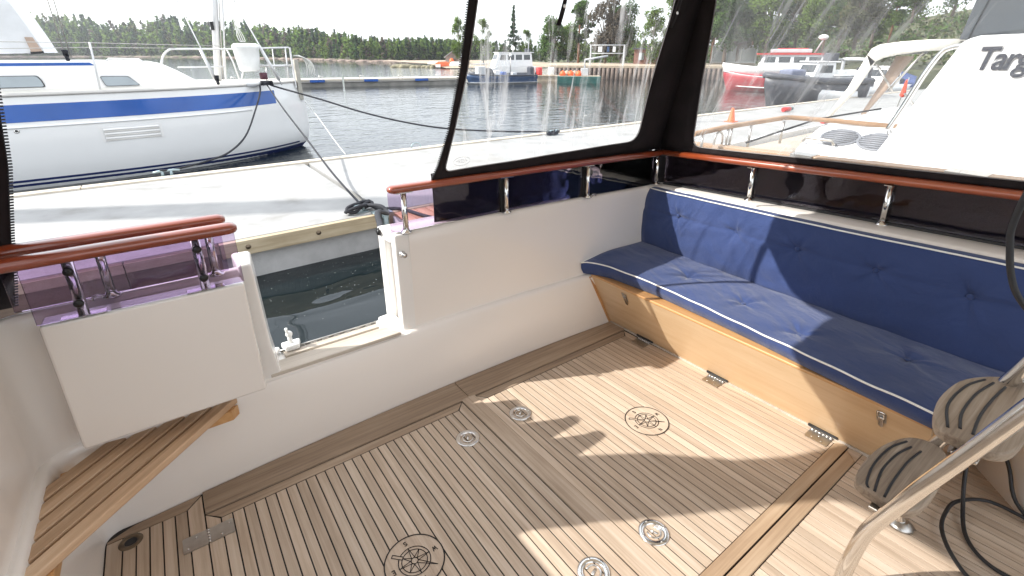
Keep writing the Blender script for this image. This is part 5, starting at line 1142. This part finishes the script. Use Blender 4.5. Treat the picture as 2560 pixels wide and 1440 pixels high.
cn = thing('traffic_cone', 'orange cone standing on the pontoon seen over the side rail', 'cone', (11.39,6.62,PT)); MB().lathe([(.095,0),(.085,.02),(.03,.30),(.022,.315),(.002,.318)], (11.39,6.62,PT+.012), 18).build('cone', ORNG, cn); MB().box((11.27,6.50,PT),(11.51,6.74,PT+.02)).build('base', ORNG, cn, bevel=.01)
for x, y, s, l in ((14.63,6.9,1.0,'red and green marker buoy lying on the pontoon'),(12.8,5.1,.9,'small red float lying on the pontoon nearer the white motor boat')):
    b_ = thing('marker_buoy', l, 'buoy', (x,y,PT)); MB().tube([(x-.16*s,y,PT+.07),(x+.10*s,y-.06,PT+.08)], .062*s, 10).build('body', REDP, b_); MB().tube([(x+.10*s,y-.06,PT+.08),(x+.20*s,y-.08,PT+.085)], .045*s, 10).build('end', GREENH if s == 1 else PLAST, b_)
fl = thing('flag', 'furled red and orange flag on a leaning staff beyond the cream canopy', 'flag', (17.3,5.1,PT)); MB().tube([(17.3,5.1,PT),(17.35,5.02,.86)], .014, 6).build('staff', STEELB, fl)
MB().loft([[(17.335+.05*math.cos(a)*w, 5.05+.05*math.sin(a)*w, z) for a in [2*math.pi*i/8 for i in range(8)]] for z, w in ((.80,.35),(.68,.8),(.52,1.1),(.38,1.5),(.33,.6))]).build('cloth', mat('red_orange_cloth', (.72,.07,.03), .8, var=.4, vs=14), fl)
# ------------------------------------------------------------------ land, islands, woods
GROUND = mat('shore_ground', (.13,.14,.07), .95, var=.4, vs=.25, bs=.8, bstr=.5, bd=.3, dirt=(.30,.24,.19))
def pol(az, D): return (0.03+D*math.sin(R(az)), .08+D*math.cos(R(az)))
TL = [(-34,2.3),(-13.8,2.62),(-6.6,3.04),(-5.06,2.71),(-3.07,2.7),(-.45,2.48),(2.5,2.83),(4.36,2.96),(6.17,2.5),(9.53,2.59),(12.3,2.18),(14.5,2.14),(17.9,1.81),(19.9,1.56),(22.3,1.30),(24,1.27),(26.5,1.48),(28.7,1.29),(31.7,1.1),(38,1.0),(46,1.2),(60,1.5)]
DS = [(-34,330),(-14.7,360),(-4.6,340),(4.9,270),(11.8,190),(15.6,160),(19.6,130),(23.8,125),(29,125),(38,112),(60,95)]
DEP = 75.0
def ground_h(az, t):
    D = lerp(DS, az); Htop = math.tan(R(lerp(TL, az)))*(D+DEP) + CAMZ - .5
    hh = max(.8, Htop - tree_h(az)*.92); return ZW + .12 + (hh-ZW)*(t**.75)
CAMZ = 1.5
def tree_h(az): return lerp([(-34,9.5),(4,9),(12,7.0),(20,4.2),(38,3.2),(60,3.0)], az)
mb = MB()
def hill(u, v):
    az = -34+94*u; t = v*1.25
    if v <= .001: D = lerp(DS, az)-3; x, y = pol(az, D); return (x, y, ZW-.5)
    tt = min(1.0, t); x, y = pol(az, lerp(DS, az)+DEP*t); return (x, y, ground_h(az, tt)+.25*math.sin(az*9.1)*math.sin(v*17))
mb.grid(hill, 140, 16); mb.build('hillside', GROUND, tags=ST)
# bare granite along the foot of the wood
mb = MB()
for i in range(150):
    az = -20+52*i/150+random.uniform(-.15,.15); x, y = pol(az, lerp(DS, az)-.5); s = random.uniform(.4,1.1)*lerp([(-20,1.3),(10,1),(30,.55)],az)
    mb.sphere((x,y,ZW+.0), s, 7, 5, (2.2,1.2,.55))
mb.build('shore_rocks', ROCK, tags={'kind':'stuff','label':'low reddish granite rocks along the wooded shore','category':'rocks'})
mb = MB()
for i in range(16):
    a = i/15; x, y = 29.8+4.6*a, 69.5-5.2*a+random.uniform(-.4,.4); mb.sphere((x,y,ZW), random.uniform(.3,.55), 8, 5, (1.8,1,.9))
mb.build('islet_rocks', mat('reed_brown', (.22,.20,.13), .95, var=.4, vs=1.5), tags={'kind':'stuff','label':'low brown reedy rocks running out from the dinghies','category':'rocks'})
MB().grid(lambda u, v: (33.2+18*u, 60.5-6*u+22*v, ZW+.06+.40*min(1,v*4)+.3*v), 8, 8).build('foreshore', mat('sandy_shore', (.36,.29,.21), .95, var=.25, vs=.8), tags=ST)
def nearland(u, v):
    # land behind the quay and rising to the wooded hill on the right
    a0 = Vector((35,40.0)).lerp(Vector((57,-18)), u); d = Vector((.78,.62)); p = a0+d*(60*v)
    return (p.x, p.y, ZW-.3 if v == 0 else ZW+.65+ (10.5*max(0,u-.28)+.6)*(v**1.1)+.25*math.sin(u*23)*math.sin(v*19))
MB().grid(nearland, 26, 18).build('land', GROUND, tags=ST)
# foliage
LEAF = [leafmat('foliage_light_green', (.165,.250,.055)), leafmat('foliage_mid_green', (.10,.175,.045)), leafmat('foliage_dark_green', (.045,.095,.038)), leafmat('foliage_olive', (.125,.135,.060)), leafmat('foliage_grey_brown', (.15,.125,.095))]
BARK = mat('bark', (.12,.085,.06), .9, var=.3, vs=9); PINEB = mat('pine_bark', (.22,.10,.05), .9, var=.3, vs=7); BIRCHB = mat('birch_bark', (.50,.48,.44), .8, var=.3, vs=9, dirt=(.05,.05,.05))
NRM = []
def leaf_quads(n, centers, radii, size, rng, flat=.0):
    ci = rng.integers(0, len(centers), n); C = np.array(centers)[ci]; Rd = np.array(radii)[ci]
    d = rng.normal(size=(n,3)); d /= np.linalg.norm(d, axis=1)[:,None]; r = rng.random(n)**.42
    P = C + d*Rd*r[:,None]
    a = rng.normal(size=(n,3)); a /= np.linalg.norm(a, axis=1)[:,None]; b = np.cross(a, rng.normal(size=(n,3))); b /= np.linalg.norm(b, axis=1)[:,None]
    s = size*(.6+.8*rng.random(n))[:,None]
    V = np.stack([P-a*s, P+b*s*.6, P+a*s, P-b*s*.6], 1).reshape(-1,3)
    cc = np.array(centers).mean(0); q = (P-cc)/(np.array(radii).mean()*3+1e-6)
    nn = d*r[:,None]*.8 + q*.7 + np.array([-.25,.1,.75]) + rng.normal(size=(n,3))*.22
    nn /= np.linalg.norm(nn, axis=1)[:,None]; NRM.append(np.repeat(nn, 4, 0))
    return V
def quads_mesh(name, V, mats, mi=None):
    n = len(V)//4; me = bpy.data.meshes.new(name); me.vertices.add(len(V)); me.vertices.foreach_set('co', V.astype(np.float32).ravel())
    me.loops.add(4*n); me.loops.foreach_set('vertex_index', np.arange(4*n, dtype=np.int32)); me.polygons.add(n); me.polygons.foreach_set('loop_start', np.arange(0,4*n,4,dtype=np.int32))
    for m in mats: me.materials.append(m)
    if mi is not None: me.polygons.foreach_set('material_index', mi.astype(np.int32))
    me.polygons.foreach_set('use_smooth', np.ones(n, dtype=bool)); me.update()
    nr = np.concatenate(NRM); NRM.clear(); me.normals_split_custom_set_from_vertices(nr.tolist()); return me
rng = np.random.default_rng(11)
# the far wood reads as one mass
Vs, Ms = [], []
for i in range(2300):
    az = (rng.uniform(-16, 33) if i % 5 else rng.uniform(-33, -14)) if i % 6 else rng.uniform(31, 58); t = rng.random()**1.5 if i % 4 else 0.0
    D = lerp(DS, az)+2+DEP*t; x, y = pol(az, D); g0 = ground_h(az, t)
    h = tree_h(az)*rng.uniform(.6,1.25); kind = rng.choice(5, p=[.34,.25,.25,.10,.06]); size = h*.062; nq = 150
    if kind == 2:   # spruce
        cs = [(x,y,g0+h*(.18+.80*k/5)) for k in range(6)]; rs = [(h*.17*(1-k/6.5),h*.17*(1-k/6.5),h*.10) for k in range(6)]; h *= 1.1
    else:
        w = h*rng.uniform(.13,.20); k0 = rng.uniform(.12,.3); cs = [(x+rng.normal()*w*.45, y+rng.normal()*w*.45, g0+h*(k0+(.90-k0)*q/6)) for q in range(7)]; rs = [(w*(1.05-.62*(q/6)**1.6),w*(1.05-.62*(q/6)**1.6),h*.13) for q in range(7)]
    Vs.append(leaf_quads(nq, cs, rs, size, rng)); Ms.append(np.full(nq, kind))
me = quads_mesh('forest', np.concatenate(Vs), LEAF, np.concatenate(Ms)); o = bpy.data.objects.new('forest', me); COL.objects.link(o); o['kind'] = 'stuff'; o['label'] = 'mixed green wood covering the far hillside across the bay'; o['category'] = 'forest'
# undergrowth on the near hill
Vs = []
for i in range(520):
    u, v = rng.uniform(.02,1), rng.uniform(.13,1); p = nearland(u, v); Vs.append(leaf_quads(60, [(p[0],p[1],p[2]+.4)], [(1.8,1.8,1.3)], .22, rng))
me = quads_mesh('undergrowth', np.concatenate(Vs), [LEAF[3],LEAF[1]], (rng.random(520*60) > .5).astype(int)); o = bpy.data.objects.new('undergrowth', me); COL.objects.link(o); o['kind'] = 'stuff'; o['label'] = 'bushes covering the slope behind the moored boats'; o['category'] = 'bushes'
# single trees: prototypes of unit height, copied with their trunk
def proto(kind, seed):
    r = np.random.default_rng(seed); mb = MB()
    if kind == 'spruce':
        cs, rs = [], []
        for k in range(14):
            z = .10+.86*k/13; w = .155*(1-k/14.2)*(1+.15*r.normal())
            for q in range(4): a = r.random()*6.28; cs.append((w*.55*math.cos(a), w*.55*math.sin(a), z+.01*r.normal())); rs.append((w*.6,w*.6,.030))
        V = leaf_quads(2600, cs, rs, .017, r); mb.tube([(0,0,0),(.004,0,.5),(0,0,.97)], [.018,.011,.002], 7); lm, bm = LEAF[2], BARK
    elif kind == 'pine':
        cs, rs = [], []
        for k in range(24):
            z = .38+.58*r.random(); a = r.random()*6.28; w = .20*(1-.75*abs(z-.62)/.36)*r.uniform(.4,1); cs.append((w*math.cos(a),w*math.sin(a),z)); rs.append((.095,.095,.045))
            mb.tube([(0,0,z-.06),(w*.9*math.cos(a),w*.9*math.sin(a),z)], [.007,.003], 5)
        V = leaf_quads(5200, cs, rs, .017, r); mb.tube([(0,0,0),(.012,.004,.4),(-.006,0,.75),(0,0,.95)], [.021,.016,.010,.003], 8); lm, bm = LEAF[1], PINEB
    elif kind == 'birch':
        cs, rs = [], []
        for k in range(36):
            z = .14+.83*r.random(); a = r.random()*6.28; w = .19*math.sin(math.pi*min(1,(z-.1)/.95))**.8*r.uniform(.35,1.1); cs.append((w*math.cos(a),w*math.sin(a),z)); rs.append((.062,.062,.07))
            if k % 2 == 0: mb.tube([(0,0,max(.15,z-.14)),(w*.5*math.cos(a),w*.5*math.sin(a),z-.03),(w*math.cos(a),w*math.sin(a),z)], [.006,.004,.002], 5)
        V = leaf_quads(4200, cs, rs, .0135, r); mb.tube([(0,0,0),(.01,.0,.35),(-.008,.006,.7),(0,0,.97)], [.015,.012,.007,.002], 7); lm, bm = LEAF[0], BIRCHB
    else:
        cs, rs = [], []
        for k in range(30):
            d = r.normal(size=3); d /= np.linalg.norm(d); q = r.uniform(.45,1); cs.append((.27*d[0]*q,.27*d[1]*q,.54+.38*d[2]*q)); rs.append((.125,.125,.10))
            if k % 2 == 0: mb.tube([(0,0,.25+.15*r.random()),(cs[-1][0]*.6,cs[-1][1]*.6,cs[-1][2]-.08),cs[-1]], [.013,.008,.003], 5)
        V = leaf_quads(6500, cs, rs, .0185, r); mb.tube([(0,0,0),(.01,.0,.2),(-.01,.006,.5),(0,0,.8)], [.026,.021,.013,.004], 8); lm, bm = {'broad':LEAF[1],'light':LEAF[0],'brown':LEAF[4],'olive':LEAF[3]}[kind], BARK
    return quads_mesh('crown', V, [lm]), mb, bm
PR = {}
def tree(kind, label, x, y, z, h, rot, group='trees behind the harbour', wide=1.0):
    var = int(rot*10) % 2; key = (kind, var)
    if key not in PR:
        cm, tb, bm = proto(kind, 31+sum(map(ord, kind))+7*var); tm = bpy.data.meshes.new('trunk'); tm.from_pydata(tb.v, [], tb.f); tm.polygons.foreach_set('use_smooth', tb.sm); tm.materials.append(bm); PR[key] = (cm, tm)
    nm = {'spruce':'spruce_tree','pine':'pine_tree','birch':'birch_tree'}.get(kind,'leafy_tree')
    t = thing(nm, label, 'tree', (x,y,z), group); t.rotation_euler = (0,0,rot); t.scale = (h*wide,h*wide,h)
    for n_, me in (('crown',PR[key][0]),('trunk',PR[key][1])):
        o = bpy.data.objects.new(n_, me); COL.objects.link(o); o.parent = t
    return t
def T_(kind, az, D, el, label, rot, z=None, wide=1.0):
    x, y = pol(az, D); zz = z if z is not None else .1; h = math.tan(R(el))*D+1.5-zz; tree(kind, label, x, y, zz, h, rot, 'trees behind the harbour', wide)
T_('birch', 30.2, 74, 3.75, 'slender yellow green birch just left of the canvas edge', .3); T_('birch', 32.9, 66, 3.35, 'loose birch seen just inside the vinyl window', 1.2)
T_('spruce', 36.25, 62, 4.75, 'lone tall pointed spruce against the sky behind the pilot boat', .5, wide=.95); T_('birch', 37.6, 63, 2.3, 'short thin tree at the foot of the lone spruce', 2.2)
T_('broad', 40.6, 56, 4.0, 'round dense tree right of the lone spruce', .7, wide=.95); T_('light', 42.3, 60, 3.2, 'lighter round tree tucked behind the dense round one', 1.7)
T_('pine', 43.4, 52, 5.1, 'dark ragged pine between the two big leafy trees', .9); T_('brown', 46.3, 50, 5.7, 'big brownish leafy tree behind the sign gantry', .2, wide=.85); T_('broad', 48.0, 51, 5.4, 'tall green tree right of the brownish one', 2.6, wide=.8)
T_('birch', 51.2, 46, 4.6, 'thin pale birch by the black canvas corner', 1.9); T_('birch', 53.0, 47, 5.4, 'thin birch hidden partly by the black canvas corner', .4)
kinds = ['light','pine','broad','olive','pine','light','spruce','olive','light','pine','broad','olive','light','pine','olive','broad','pine','light','olive','spruce','light','broad']
words = {'light':'pale green leafy tree','pine':'pine with a reddish trunk','broad':'dense green leafy tree','olive':'olive green leafy tree','spruce':'dark pointed spruce'}
spots = ['above the glass pavilion','behind the fishing boat cabin','above the red roof trim','over the black boat','behind the radar mast','left of the cream canopy','over the cream canopy corner','behind the canopy top','above the moored cabin boats','left of the white wheelhouse','behind the wheelhouse window','high on the slope over the black boat','high on the slope over the canopy','at the top of the slope behind the wheelhouse','behind the glass pavilion roof','far up behind the fishing boat','far up behind the radar mast','beyond the canopy top','farthest up the slope in the middle','far right behind the wheelhouse','last on the right of the slope','behind the covered boat']
for i, k in enumerate(kinds):
    az = 56.0+1.22*i if i < 14 else 57.5+2.6*(i-14); D = (50+5*math.sin(i*2.1)) if i < 14 else 66+4*math.sin(i*1.7); el = 5.9+.9*math.sin(i*1.3) if i < 14 else 7.4
    x, y = pol(az, D); z = .6+2.2*max(0,(az-58)/22)+(2.2 if i >= 14 else 0)
    T_(k, az, D, el, '%s %s' % (words[k], spots[i]), i*.77, z=z, wide=1.0)

# ------------------------------------------------------------------ summer haze: one closed box round the whole scene
hm, nt, out = newmat('haze'); pv_ = nt.nodes.new('ShaderNodeVolumePrincipled'); pv_.inputs['Color'].default_value = (.93,.96,1,1); pv_.inputs['Density'].default_value = HAZE_D; pv_.inputs['Anisotropy'].default_value = .3
nt.links.new(pv_.outputs[0], out.inputs['Volume'])
hz_ = MB().box((-1200,-800,-2.0),(1800,2100,60)).build('haze', hm); hz_['kind'] = 'stuff'; hz_['label'] = 'thin pale summer haze over the bay'; hz_['category'] = 'haze'
